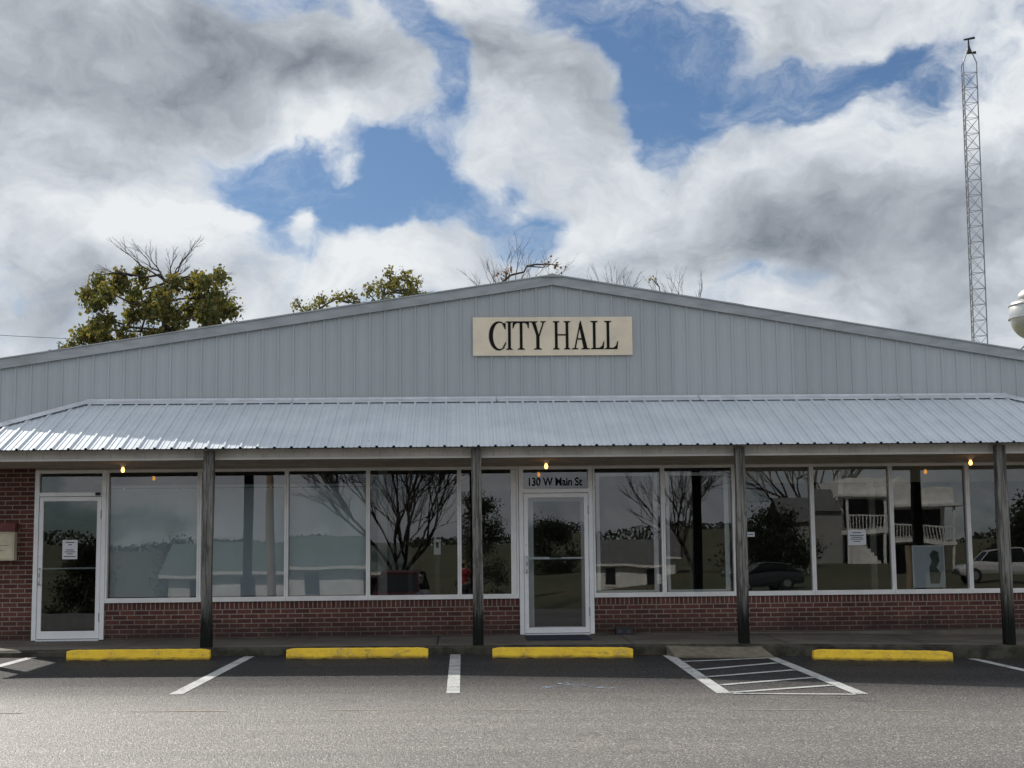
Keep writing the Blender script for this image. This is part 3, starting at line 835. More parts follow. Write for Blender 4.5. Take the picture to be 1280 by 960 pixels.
# display board and wall panel inside
db = empty('display_board', (7.14,.55,-.02), 'white presentation board on metal legs inside the window beside the rightmost post', 'display board')
MB().box(6.91, 7.37, .53, .56, .62, 1.22).build('board', M['paper'], db, bevel=.005)
MB().prism([(7.16,.66),(7.30,.66),(7.33,.82),(7.26,.90),(7.31,1.0),(7.30,1.14),(7.22,1.17),(7.16,1.10),(7.19,1.0),(7.15,.9)], .526, .5295).build('dark_figure', simple('poster_ink', (.10,.13,.10), .7, 0, .4, 9), db)
ring(MB(), 6.89, 7.39, .60, 1.24, .02, .02, .02, .02, .52, .57).build('frame', M['chrome'], db)
for x in (6.90, 7.38): MB().bar((x,.57,.6),(x,.62,-.02), .012, .012, 8).build('leg', M['chrome'], db)
MB().bar((6.90,.60,.5),(7.38,.60,.5), .01, .01, 8).build('crossbar', M['chrome'], db)
wp = empty('wall_panel', (-.38,.90,1.2), 'small pale switch panel inside the dark window left of the second post', 'panel')
MB().box(-.44, -.33, .9, .93, 1.18, 1.42).build('plate', M['white_metal'], wp, bevel=.004)
MB().box(-.405, -.365, .892, .899, 1.28, 1.37).build('display', M['black'], wp)
MB().box(-.42, -.35, .931, 1.0, -.02, 2.62).build('mounting_post', M['inner_wall'], wp)

# yellow wheel stops
def stop_mesh():
    mb = MB(); n = 26; L = 1.83; vs = []; fs = []
    prof = [(-.075,0),(-.072,.04),(-.052,.128),(-.040,.138),(.040,.138),(.052,.128),(.072,.04),(.075,0)]
    rnd = random.Random(4)
    for i in range(n+1):
        x = -L/2+L*i/n; e = 0
        edge = min(i, n-i)
        sc_ = (.86 if edge == 0 else .97 if edge == 1 else 1)
        if edge == 0: x *= .995
        for j, (y, z) in enumerate(prof):
            vs.append((x, y*sc_+rnd.uniform(-.0022,.0022), z*sc_+(rnd.uniform(-.0025,.0025) if z > .01 else rnd.uniform(-.004,.012))))
    m = len(prof)
    for i in range(n):
        for j in range(m-1): fs.append((i*m+j, i*m+j+1, (i+1)*m+j+1, (i+1)*m+j))
    fs.append(tuple(range(m))); fs.append(tuple(range(n*m+m-1, n*m-1, -1)))
    return mb.add(vs, fs)
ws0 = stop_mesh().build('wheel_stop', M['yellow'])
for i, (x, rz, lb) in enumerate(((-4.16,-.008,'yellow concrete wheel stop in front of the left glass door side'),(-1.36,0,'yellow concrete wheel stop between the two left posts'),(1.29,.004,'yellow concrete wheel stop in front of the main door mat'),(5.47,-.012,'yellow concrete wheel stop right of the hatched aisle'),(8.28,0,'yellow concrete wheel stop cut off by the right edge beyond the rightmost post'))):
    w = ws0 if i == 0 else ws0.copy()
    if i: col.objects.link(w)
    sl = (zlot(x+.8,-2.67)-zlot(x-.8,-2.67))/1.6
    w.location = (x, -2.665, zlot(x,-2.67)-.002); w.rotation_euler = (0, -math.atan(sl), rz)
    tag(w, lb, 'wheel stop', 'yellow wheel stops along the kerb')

# ---------------------------------------------------------------- lattice mast
TX, TY = 13.29, 15.0
mast = empty('lattice_mast', (TX,TY,-.75), 'tall thin triangular steel lattice antenna mast behind the right roof slope', 'antenna mast')
legs = [(-.17,-.03),(-.115,.27),(.17,-.06)]
LEAN = .075
def lp(i, z): return (TX+legs[i][0]+LEAN*(z-6)/8, TY+legs[i][1], z)
ZT = 13.9
for i in range(3):
    m = MB(); m.tube([lp(i,-.75), lp(i,7), lp(i,ZT), (TX+.085+legs[i][0]*.35, TY+legs[i][1]*.3, 14.2)], [.0155]*4, 8); m.build('leg', M['galv'], mast)
br = MB(); z = -.3; k = 0
while z < ZT:
    for i in range(3):
        j = (i+1) % 3
        br.bar(lp(i,z), lp(j,z), .0065, .0065, 5)
        if z+.41 < ZT: br.bar(lp(i,z), lp(j,z+.41), .0055, .0055, 5); br.bar(lp(j,z), lp(i,z+.41), .0055, .0055, 5)
    z += .41
br.build('lattice_bracing', M['galv'], mast)
DZ = -.17
tp = MB(); tx = TX+.08
tp.lathe([(.085,14.34),(.075,14.38),(.04,14.48),(.026,14.56),(.02,14.72),(.0,14.72)], (tx,TY,DZ), 10)
tp.bar((tx-.12,TY,14.70+DZ),(tx+.17,TY,14.76+DZ), .022, .032, 6); tp.bar((tx+.02,TY,14.34+DZ),(tx+.18,TY,14.36+DZ), .02, .04, 6)
tp.build('antenna_head', M['dark_steel'], mast)

# ---------------------------------------------------------------- water tower
WX, WY = 68.4, 150.0
wt = empty('water_tower', (WX,WY,-.75), 'silver water tower tank with dome top at the right edge above the roof', 'water tower')
pr_ = [(.5,26.4)]+[(2.85*math.sin(R(a)), 29.2-2.75*math.cos(R(a))) for a in range(12, 91, 9)]+[(2.86,29.3),(2.86,30.7),(2.6,31.1),(1.7,31.35),(0,31.4)]
MB().lathe(pr_, (WX,WY,0), 40).build('tank', M['tank'], wt, smooth=True)
MB().lathe([(2.95,29.05),(3.05,29.05),(3.05,29.22),(2.95,29.22)], (WX,WY,0), 40).lathe([(2.87,30.62),(2.95,30.62),(2.95,30.74),(2.87,30.74)], (WX,WY,0), 40).build('balcony_ring', M['tank'], wt)
MB().lathe([(1.75,31.2),(1.85,31.6),(1.8,32.0),(1.4,32.5),(.8,32.75),(0,32.8)], (WX,WY,0), 28).build('vent_dome', M['tank'], wt, smooth=True)
MB().lathe([(1.5,-.75),(1.5,24.6),(1.4,25.2),(.7,25.9),(.7,26.6)], (WX,WY,0), 28).build('riser', M['tank_white'], wt, smooth=True)
for a in range(4):
    t = R(45+90*a); MB().bar((WX+4.5*math.cos(t),WY+4.5*math.sin(t),-.75),(WX+1.3*math.cos(t),WY+1.3*math.sin(t),26.7), .12, .1, 8).build('leg', M['tank_white'], wt)
MB().bar((WX-2.2,WY-.5,25.2),(WX-.6,WY-.5,26.6), .1, .1, 6).build('strut', M['galv'], wt)

# ---------------------------------------------------------------- trees
def leaf(mb, p, s, droop, rnd):
    d = Vector((rnd.uniform(-1,1), rnd.uniform(-1,1), rnd.uniform(-1,1)-droop)).normalized()
    a = d.orthogonal().normalized(); a = a.cross(d)*math.cos(rnd.uniform(0,6.3))+a*math.sin(rnd.uniform(0,6.3))
    s2 = s*rnd.uniform(.35,.55); p = Vector(p); f = d.cross(a)*s*.12
    mb.quad(p, p+d*s*.5+a*s2+f, p+d*s, p+d*s*.5-a*s2+f)
def crooked(p, q, rnd, n=4, amp=.12):
    p = Vector(p); q = Vector(q); L = (q-p).length; out = []
    for i in range(n+1):
        t = i/n; v = p.lerp(q, t)
        if 0 < i < n: v += Vector((rnd.uniform(-1,1),rnd.uniform(-1,1),rnd.uniform(-.6,1)))*amp*L*.5
        out.append(v)
    return out
def limb(mb, p, q, r0, r1, rnd, n=4, amp=.12):
    pts = crooked(p, q, rnd, n, amp); mb.tube(pts, [r0+(r1-r0)*i/n for i in range(n+1)], 6); return pts
def twigs(mb, p, d, L, r, lev, rnd, spread=.6):
    p = Vector(p); d = Vector(d).normalized()
    pts = [p]
    for i in range(3):
        d = (d+Vector((rnd.uniform(-1,1),rnd.uniform(-1,1),rnd.uniform(-.7,.9)))*.22).normalized(); pts.append(pts[-1]+d*L/3)
    mb.tube(pts, [r, r*.86, r*.72, r*.6], 5 if lev > 1 else 4)
    if lev <= 0: return
    for i in range(2 if lev < 3 else 3):
        b = pts[rnd.choice((1,2,3))]; nd = (d+Vector((rnd.uniform(-1,1),rnd.uniform(-1,1),rnd.uniform(-.5,1)))*spread).normalized()
        twigs(mb, b, nd, L*rnd.uniform(.55,.8), r*.58, lev-1, rnd, spread)
    twigs(mb, pts[-1], (d+Vector((rnd.uniform(-.3,.3),rnd.uniform(-.3,.3),.1))).normalized(), L*.72, r*.62, lev-1, rnd, spread)

def clump_tree(label, base, nodes, clumps, Y, leafmat, nleaf, lsize, droop, rad, seed, bark='bark', bare=None, name='leafy_tree', squash=.75):
    rnd = random.Random(seed)
    e = empty(name, base, label, 'tree')
    w = MB(); pts = [Vector(base)]+[Vector((x,Y,z)) for x, z in nodes]
    r = .30; prev = pts[0]
    for i, p in enumerate(pts[1:]):
        limb(w, prev, p, r, r*.72, rnd, 5, .05); prev = p; r *= .72
    c = MB()
    anchors = [Vector(p) for p in pts[1:]]
    for (x, z) in clumps:
        yy = Y+rnd.uniform(-1.5, 1.5)*rad/.42
        q = Vector((x, yy, z))
        best = min(anchors, key=lambda a: (a-q).length+(1.5 if a.z > q.z+.2 else 0))
        pl = limb(w, best, q, .05, .012, rnd, 5, .2); anchors += [pl[3]]
        for k in range(3): twigs(w, pl[-2], (q-best)+Vector((rnd.uniform(-.6,.6),rnd.uniform(-.6,.6),rnd.uniform(-.6,.3))), rad*1.2, .012, 1, rnd)
        # three uneven sub-clumps with ragged hanging ends
        for s_ in range(3):
            o = Vector((rnd.gauss(0,.5),rnd.gauss(0,.5),rnd.gauss(0,.35)))*rad
            for k in range(nleaf//3):
                g = Vector((rnd.gauss(0,.36),rnd.gauss(0,.42),rnd.gauss(0,.36*squash)))*rad
                leaf(c, q+o+g-Vector((0,0,abs(rnd.gauss(0,.3*droop))*rad)), lsize*rnd.uniform(.6,1.25), droop, rnd)
    if bare: bare(w, rnd)
    w.build('trunk', M[bark], e, smooth=True, fix=False)
    if clumps: c.build('crown', M[leafmat], e, fix=False)
    return e

A = [(-12.49,10.93),(-12.02,11.03),(-11.67,10.86),(-11.07,11.2),(-11.33,10.51),(-12.74,10.24),(-12.19,9.89),(-12.85,9.28),(-12.91,8.93),(-12.38,9.34),(-11.71,9.34),(-11.79,10.03),(-11.31,9.75),(-10.85,10.02),(-10.24,10.37),(-10.51,9.89),(-9.96,9.74),(-9.71,10.57),(-9.3,10.64),(-8.9,10.99),(-8.28,10.78),(-9.02,10.22),(-8.62,10.5),(-8.21,10.29),(-7.93,10.08),(-7.73,9.66),(-8.74,9.67),(-8.34,9.74),(-9.42,9.4),(-10.22,9.13),(-11.16,8.86),(-11.83,8.79),(-8.27,9.39),(-9.68,9.05),(-10.69,8.92),(-9.83,10.16),(-9.42,9.95),(-10.23,9.54),(-12.17,8.79),
     (-12.0,8.3),(-11.2,8.2),(-10.3,8.2),(-9.4,8.3),(-8.7,8.6),(-11.7,7.6),(-10.6,7.4),(-9.4,7.5)]
def bareA(w, rnd):
    hub = (-10.01,28,10.6)
    for (x, z) in ((-11.76,11.9),(-11.22,12.04),(-10.88,11.83),(-9.86,11.89),(-9.39,11.82),(-9.02,12.1),(-9.27,11.13)):
        q = Vector((x, 28+rnd.uniform(-.9,.9), z)); h = Vector(hub)
        m = h.lerp(q, .62); pl = limb(w, h, m, .035, .018, rnd, 4, .16)
        for k in range(3): twigs(w, pl[-1-k % 2], (q-h)+Vector((rnd.uniform(-.6,.6),rnd.uniform(-.5,.5),rnd.uniform(-.3,.3))), (q-m).length*.62, .013, 2, rnd, .5)
clump_tree('autumn tree with olive brown hanging leaves and bare twiggy top behind the left roof', (-10.0,28,-.75), [(-10.05,6.5),(-10.05,8.78),(-10.03,9.74),(-10.01,10.64)], A, 28, 'leaf_olive', 270, .14, 1.4, .37, 3, bare=bareA)
clump_tree('small leafy treetop just clearing the roof edge at the far left', (-13.4,28,-.75), [(-13.35,6.5),(-13.35,8.0)], [(-13.44,8.46),(-13.25,8.5),(-13.1,8.3),(-13.6,8.2),(-13.3,8.0)], 28, 'leaf_olive', 60, .15, .4, .25, 5)
Bc = [(-5.87,10.43),(-5.43,10.43),(-5.0,10.49),(-4.5,10.61),(-4.07,10.8),(-3.88,10.61),(-5.5,10.0),(-4.7,10.1)]
clump_tree('low yellow green treetop over the roof left of the taller yellow one', (-4.9,32,-.75), [(-4.9,7),(-4.9,9.3)], Bc, 32, 'leaf_yellow', 80, .12, -.1, .26, 7, 'grey_bark', squash=1.2)
B2 = [(-3.39,10.93),(-3.01,11.43),(-2.70,11.80),(-2.39,11.56),(-2.08,11.68),(-1.75,11.55),(-1.64,11.17),(-2.02,11.05),(-2.51,11.05),(-2.89,10.92),(-1.39,11.04),(-2.2,10.6),(-2.8,10.5),(-2.5,11.4),(-2.2,11.3),(-2.85,11.2),(-1.9,10.8)]
clump_tree('yellow green feathery treetop over the roof left of the sign', (-2.4,32.6,-.75), [(-2.4,7),(-2.4,9.6)], B2, 32.6, 'leaf_yellow', 90, .12, -.4, .25, 8, 'grey_bark', squash=1.3)
def fan(hubs, Y, L):
    def f(w, rnd):
        for (hx, hz, tx_, tz_) in hubs:
            h = Vector((hx,Y,hz)); q = Vector((tx_,Y+rnd.uniform(-.6,.6),tz_)); pl = limb(w, h, h.lerp(q,.7), .035, .014, rnd, 4, .12)
            for k in range(3): twigs(w, pl[-1-(k % 2)], (q-h).normalized()+Vector((rnd.uniform(-.5,.5),rnd.uniform(-.4,.4),rnd.uniform(-.2,.3))), (q-h).length*.26, .011, 2, rnd, .5)
    return f
clump_tree('nearly bare treetop with a few rust leaves over the roof peak', (2.0,34,-.75), [(2.0,7),(2.0,10.0)], [(1.81,12.02),(1.65,11.85),(3.4,12.4),(3.85,12.4)], 34, 'leaf_rust', 16, .13, .2, .22, 9, 'grey_bark',
           fan([(2,10,1.81,12.75),(2,10,2.21,13.0),(2,10,2.53,12.6),(2,10,.4,11.9),(2,10,.9,12.15),(2,10,3.0,12.3),(2,10,3.9,12.4),(2,10,1.2,12.2)], 34, .6))
clump_tree('bare thin treetop just right of the roof peak', (6.0,34,-.75), [(6.0,7),(6.0,9.6)], [], 34, 'leaf_rust', 10, .1, .2, .2, 10, 'grey_bark',
           fan([(6,9.6,5.35,11.95),(6,9.6,5.72,12.0),(6,9.6,6.18,11.95),(6,9.6,6.6,11.85),(6,9.6,6.5,11.7)], 34, .6))
clump_tree('bare treetop with a few yellow leaves farther down the right roof slope', (8.4,34,-.75), [(8.4,7),(8.4,9.4)], [(7.3,11.75)], 34, 'leaf_yellow', 12, .12, 0, .16, 12, 'grey_bark',
           fan([(8.4,9.4,7.3,11.6),(8.4,9.4,8.1,11.5),(8.4,9.4,8.5,11.75),(8.4,9.4,9.45,11.45)], 34, .6))

# utility pole out of frame at the left with a service wire
up_ = empty('utility_pole', (-20.5,24,-.75), 'wooden utility pole beyond the left roof carrying a thin wire', 'utility pole')
MB().bar((-20.5,24,-.75),(-20.5,24,9.2), .15, .11, 10).build('pole', M['pole_wood'], up_)
MB().box(-21.5,-19.5,23.93,24.07,8.55,8.68).build('crossarm', M['pole_wood'], up_)
wr = MB(); P0 = Vector((-20,24,8.72)); P1 = Vector((-10.2,28,8.6)); pts = []
for i in range(15):
    t = i/14; v = P0.lerp(P1, t); v.z -= .35*4*t*(1-t)*.35; pts.append(v)
wr.tube(pts, [.008]*15, 5)
tag(wr.build('service_wire', M['wire']), 'thin black service wire running to the left tree', 'wire')

# ---------------------------------------------------------------- what stands across the road (seen in the window reflections)
def bare_tree(label, x, y, h, seed, spread=.55, lev=5, lean=(0,0)):
    rnd = random.Random(seed); z0 = zground(x, y)-.1
    e = empty('bare_tree', (x,y,z0), label, 'tree', 'bare trees across the road'); th = .62
    w = MB(); p = Vector((x,y,z0)); fork = Vector((x+lean[0]*.3,y,z0+h*.2))
    limb(w, p, fork, h*.018, h*.014, rnd, 4, .04)
    for k in range(4):
        a = k*PI/2+rnd.uniform(-.5,.5)
        d = Vector((math.cos(a)*spread+lean[0]*.1, math.sin(a)*spread, 1.1))
        twigs(w, fork, d, h*.30, h*.009, lev, rnd, .62)
    w.build('trunk', M['bark'], e, smooth=True, fix=False)
bare_tree('large forked bare tree mirrored in the dark window left of the second post', -3.2, -50, 12, 21, .62)
bare_tree('bare tree with spreading limbs mirrored behind the grey wing of the balcony house', 32.5, -113, 19, 25, .9)
bare_tree('bare tree mirrored in the window beside the main door', 15.5, -76, 10, 29, .95, 4, (-3,0))

def bushy(label, x, y, h, wd, seed):
    rnd = random.Random(seed); z0 = zground(x, y)-.1
    e = empty('evergreen_tree', (x,y,z0), label, 'tree', 'dark evergreens across the road')
    w = MB(); limb(w, (x,y,z0), (x,y,z0+h*.9), h*.03, .04, rnd, 5, .03)
    c = MB()
    for k in range(34):
        a = rnd.uniform(0,6.3); t = rnd.uniform(.1,1); rr = wd*(1-.75*t)*rnd.uniform(.4,1)
        q = Vector((x+rr*math.cos(a), y+rr*math.sin(a), z0+h*t))
        w.bar((x,y,z0+h*t*.85), q, .04, .012, 4)
        for j in range(240): leaf(c, q+Vector((rnd.gauss(0,.35),rnd.gauss(0,.35),rnd.gauss(0,.28)))*wd*.42, wd*.055, .3, rnd)
    w.build('trunk', M['bark'], e, fix=False); c.build('crown', M['leaf_dark'], e, fix=False)
for i, (x, y, h, wd, lb) in enumerate(((-22,-64,4.6,2.6,'dark evergreen mirrored in the left glass door'),(-17.5,-70,4.8,3.0,'dark evergreen mirrored low in the wide left window'),(1.2,-72,8.0,2.2,'dark evergreen mirrored behind the second post'),(8.5,-120,5,3.5,'dark evergreen mirrored right of the main door'),(21.5,-80,4.2,3.6,'dark bush mirrored right of the third post'),(46,-95,5.5,4,'dark evergreen mirrored right of the balcony house'),(41,-82,4.5,3.2,'dark evergreen mirrored behind the white pickup'))): bushy(lb, x, y, h, wd, 40+i)
tl = MB(); rnd = random.Random(77)
for i in range(26000):
    x = rnd.uniform(-260, 330); y = -345+rnd.gauss(0,9); top = 2.0+.9*math.sin(x*.045)+.6*math.sin(x*.13+2)+.4*math.sin(x*.31)
    leaf(tl, (x,y,zground(x,y)-.4+top*rnd.random()**.9), rnd.uniform(.4,.9), 0, rnd)
tag(tl.build('far_treeline', M['leaf_dark'], fix=False), 'dark wooded treeline along the hill across the road', 'treeline', kind='stuff')

# low white buildings
def low_house(label, x, y, L, W, hw, hr, z0, rot, roofm):
    e = empty('low_white_building', (0,0,0), label, 'building')
    wl = MB().box(-L/2,L/2,-W/2,W/2,0,hw).build('wall', M['white_paint_house'], e)
    n = max(2, int(L/2.4))
    for i in range(n):
        xx = -L/2+L*(i+.5)/n
        wn = MB().box(xx-.36,xx+.36,W/2-.02,W/2+.03,hw*.35,hw*.85).build('window', M['dark_open'], e)
        MB().box(xx-.44,xx+.44,W/2+.0,W/2+.06,hw*.28,hw*.34).build('window_sill', M['white_metal'], wn)
    r = MB()
    r.add([(-L/2-.4,W/2+.5,hw-.05),(L/2+.4,W/2+.5,hw-.05),(L/2+.4,0,hw+hr),(-L/2-.4,0,hw+hr),(-L/2-.4,-W/2-.5,hw-.05),(L/2+.4,-W/2-.5,hw-.05)],[(0,1,2,3),(3,2,5,4),(0,3,4),(1,5,2)])
    r.build('roof', M[roofm], e); MB().box(-L/2-.4,L/2+.4,W/2+.48,W/2+.53,hw-.2,hw-.04).build('eave_board', M['fascia_trim'], e)
    e.location = (x,y,z0); e.rotation_euler = (0,0,rot)
low_house('long low white building with pale green roof mirrored in the shaded left windows', -9.2, -56, 11.5, 8, 2.2, 1.5, -1.45, R(-3), 'green_roof')
low_house('small white cottage with grey gable roof mirrored right of the main door', 12.5, -84, 5.5, 5, 2.2, 1.8, -1.2, R(10), 'grey_roof')

# two storey house with balcony
def balcony_house():
    X0, X1, Y = 31.0, 40.0, -97
    z0 = zground(35, Y)-.35
    h = empty('balcony_house', ((X0+X1)/2, Y, z0), 'two storey white house with railed balcony and stepped parapet mirrored in the right windows', 'building')
    def b(name, m, *bx): 
        mb = MB()
        for q in bx: mb.box(*q)
        return mb.build(name, M[m], h)
    b('wall', 'white_paint_house', (X0,X1,Y-9,Y-2.4,z0-1,z0+7.2))
    b('recess', 'dark_open', (X0+.4,X1-.3,Y-2.39,Y-2.34,z0+3.3,z0+5.6), (X0+.4,X1-.3,Y-2.39,Y-2.34,z0+.2,z0+2.6))
    b('balcony_floor', 'white_paint_house', (X0-.1,X1+.1,Y-2.33,Y+.2,z0+2.75,z0+3.1))
    b('porch_roof', 'white_paint_house', (X0-.5,X1+.9,Y-2.33,Y+.5,z0+5.75,z0+5.95))
    b('parapet', 'white_paint_house', (X0,X1,Y-.4,Y-.2,z0+5.95,z0+7.2))
    MB().prism([(X0+3.2,z0+7.2),(X0+6.2,z0+7.2),(X0+4.7,z0+8.3)], Y-.41, Y-.19).build('pediment', M['white_paint_house'], h)
    for x in (X0+.1, X0+3, X0+6, X1-.1):
        MB().box(x-.09,x+.09,Y-.05,Y+.13,z0-.5,z0+2.75).box(x-.09,x+.09,Y-.05,Y+.13,z0+3.1,z0+5.75).build('column', M['white_paint_house'], h)
    r = MB(); r.box(X0,X1,Y+.02,Y+.08,z0+4.1,z0+4.2)
    x = X0
    while x < X1: r.box(x,x+.06,Y+.03,Y+.07,z0+3.1,z0+4.1); x += .26
    r.build('railing', M['white_paint_house'], h)
    wgl = b('side_wing', 'grey_siding', (X0-4.2,X0-.02,Y-9,Y-1.5,z0-1,z0+4.6))
    MB().add([(X0-4.6,Y-1.1,z0+4.5),(X0-.02,Y-1.1,z0+4.5),(X0-.02,Y-5,z0+6.6),(X0-4.6,Y-5,z0+6.6),(X0-4.6,Y-9.2,z0+4.5),(X0-.02,Y-9.2,z0+4.5)],[(0,1,2,3),(3,2,5,4)]).build('wing_roof', M['grey_roof'], wgl)
    st = MB()
    for k in range(10): st.box(X0+.1+k*.25,X0+.35+k*.25,Y+.25,Y+1.2,z0-.5,z0+2.9-k*.29)
    st.build('stair', M['white_paint_house'], h)
balcony_house()

# vehicles
def vehicle(name, label, x, y, rot, paint, kind, lamps=None):
    z0 = 0
    e = empty(name, (0,0,0), label, 'car' if kind != 'pickup' else 'pickup truck')
    if kind == 'suv':   st = [(-2.25,.45,.95,.82),(-2.15,.35,1.08,.90),(-1.2,.32,1.10,.92),(0,.32,1.10,.92),(1.0,.32,1.06,.92),(1.9,.34,1.0,.88),(2.2,.42,.86,.80)]; cab = [(-2.1,1.08,1.09,.84),(-1.9,1.09,1.70,.70),(-.2,1.10,1.76,.70),(.45,1.07,1.68,.69),(1.15,1.05,1.06,.82)]
    elif kind == 'pickup': st = [(-2.8,.6,1.05,.9),(-2.7,.5,1.12,.95),(-1,.48,1.14,.96),(.8,.48,1.14,.96),(1.6,.48,1.14,.96),(2.5,.5,1.10,.93),(2.8,.6,.95,.86)]; cab = [(-.95,1.12,1.13,.86),(-.75,1.13,1.82,.74),(.6,1.13,1.86,.74),(1.0,1.13,1.8,.73),(1.6,1.12,1.13,.86)]
    else: st = [(-2.1,.4,.85,.78),(-2.0,.32,.95,.86),(-.8,.28,.98,.88),(.6,.28,.95,.88),(1.7,.3,.86,.85),(2.05,.38,.72,.76)]; cab = [(-1.95,.94,.95,.78),(-1.2,.97,1.40,.64),(-.1,.97,1.46,.64),(.3,.95,1.40,.63),(1.05,.93,.94,.78)]
    def loft(secs):
        mb = MB(); vs = []; fs = []
        for (u, zb, zt, hw) in secs:
            vs += [(-hw*.9,u,zb),(-hw,u,zb+(zt-zb)*.3),(-hw,u,zb+(zt-zb)*.7),(-hw*.88,u,zt),(hw*.88,u,zt),(hw,u,zb+(zt-zb)*.7),(hw,u,zb+(zt-zb)*.3),(hw*.9,u,zb)]
        n = 8
        for i in range(len(secs)-1):
            for j in range(n): fs.append((i*n+j, i*n+(j+1) % n, (i+1)*n+(j+1) % n, (i+1)*n+j))
        fs.append(tuple(range(n))); fs.append(tuple(range((len(secs)-1)*n+n-1, (len(secs)-1)*n-1, -1)))
        return mb.add(vs, fs)
    body = loft(st).build('body', M[paint], e, bevel=.02)
    loft(cab).build('cabin_glass', M['car_glass'], e)
    c1, c2 = cab[1], cab[-2]
    rf_ = loft([(c1[0]-.05,c1[2]-.06,c1[2]+.01,c1[3]+.01)]+[(s[0],s[2]-.05,s[2]+.03,s[3]+.015) for s in cab[1:-1]]+[(c2[0]+.05,c2[2]-.07,c2[2]+.0,c2[3]+.01)]).build('roof', M[paint], e)
    pl = MB()
    for sx in (-1, 1):
        for k in (0, len(cab)//2, len(cab)-2):
            a, b_ = cab[k], cab[k+1]
            pl.bar((sx*a[3]*.98,a[0],a[1] if k == 0 else a[2]-.02),(sx*b_[3]*.98,b_[0],b_[2]-.02 if k < len(cab)-2 else b_[1]), .035, .035, 6)
    pl.build('pillar', M[paint], e)
    r = .38 if kind == 'pickup' else .34
    w0 = None
    for sx in (-1, 1):
        for u in (st[1][0]+.85, st[-1][0]-.85):
            ty = MB().lathe([(r*.6,-.11),(r,-.10),(r,.10),(r*.6,.11)], (sx*(st[2][3]-.08),u,r), 20, 'x').build('wheel', M['tyre'], e)
            MB().lathe([(.0,-.115),(r*.58,-.115),(r*.58,.115),(0,.115)], (sx*(st[2][3]-.08),u,r), 14, 'x').build('rim', M['rim'], ty)
    f = st[-1]
    for k, sx in enumerate((-1, 1)):
        MB().box(sx*f[3]*.68-.16, sx*f[3]*.68+.16, f[0]-.06, f[0]+.03, f[2]-.24, f[2]-.06).build('headlight', M['lamp_on'] if lamps else M['lens'], e, bevel=.01)
    MB().box(-f[3]*.45, f[3]*.45, f[0]-.03, f[0]+.025, f[2]-.24, f[2]-.08).build('grille', M['bumper'], e)
    MB().box(-f[3]*.98, f[3]*.98, f[0]-.02, f[0]+.08, f[1]-.02, f[1]+.18).build('bumper', M['bumper'], e, bevel=.02)
    e.location = (x, y, zground(x, y) if y < -28 else zlot(x, y)); e.rotation_euler = (0,0,rot)
    return e
vehicle('parked_suv', 'dark red car facing the city hall mirrored in the tree window', -2.35, -31.5, R(4), 'red_paint', 'suv', True)
vehicle('parked_pickup', 'white pickup truck mirrored in the window at the right edge', 30.5, -60, R(95), 'white_car', 'pickup')
vehicle('parked_hatchback', 'dark grey hatchback mirrored just right of the third post', 16.0, -57, R(80), 'dark_car', 'hatch')
sp = empty('sign_post', (17.3,-35,zground(17.3,-35)), 'tan wooden roadside post mirrored beside the display board', 'post')
MB().bar((17.3,-35,zground(17.3,-35)),(17.3,-35,1.6), .12, .11, 10).build('post_shaft', M['pole_wood'], sp)
lp_ = empty('roadside_pole', (-7.3,-36,zground(-7.3,-36)), 'pale wooden utility pole mirrored in the shaded window right of the left post', 'utility pole')
MB().bar((-7.3,-36,zground(-7.3,-36)),(-7.5,-36,9), .17, .13, 10).build('pole', M['pole_wood'], lp_)
MB().box(-8.5,-6.5,-36.06,-35.94,8.3,8.42).build('crossarm', M['pole_wood'], lp_)

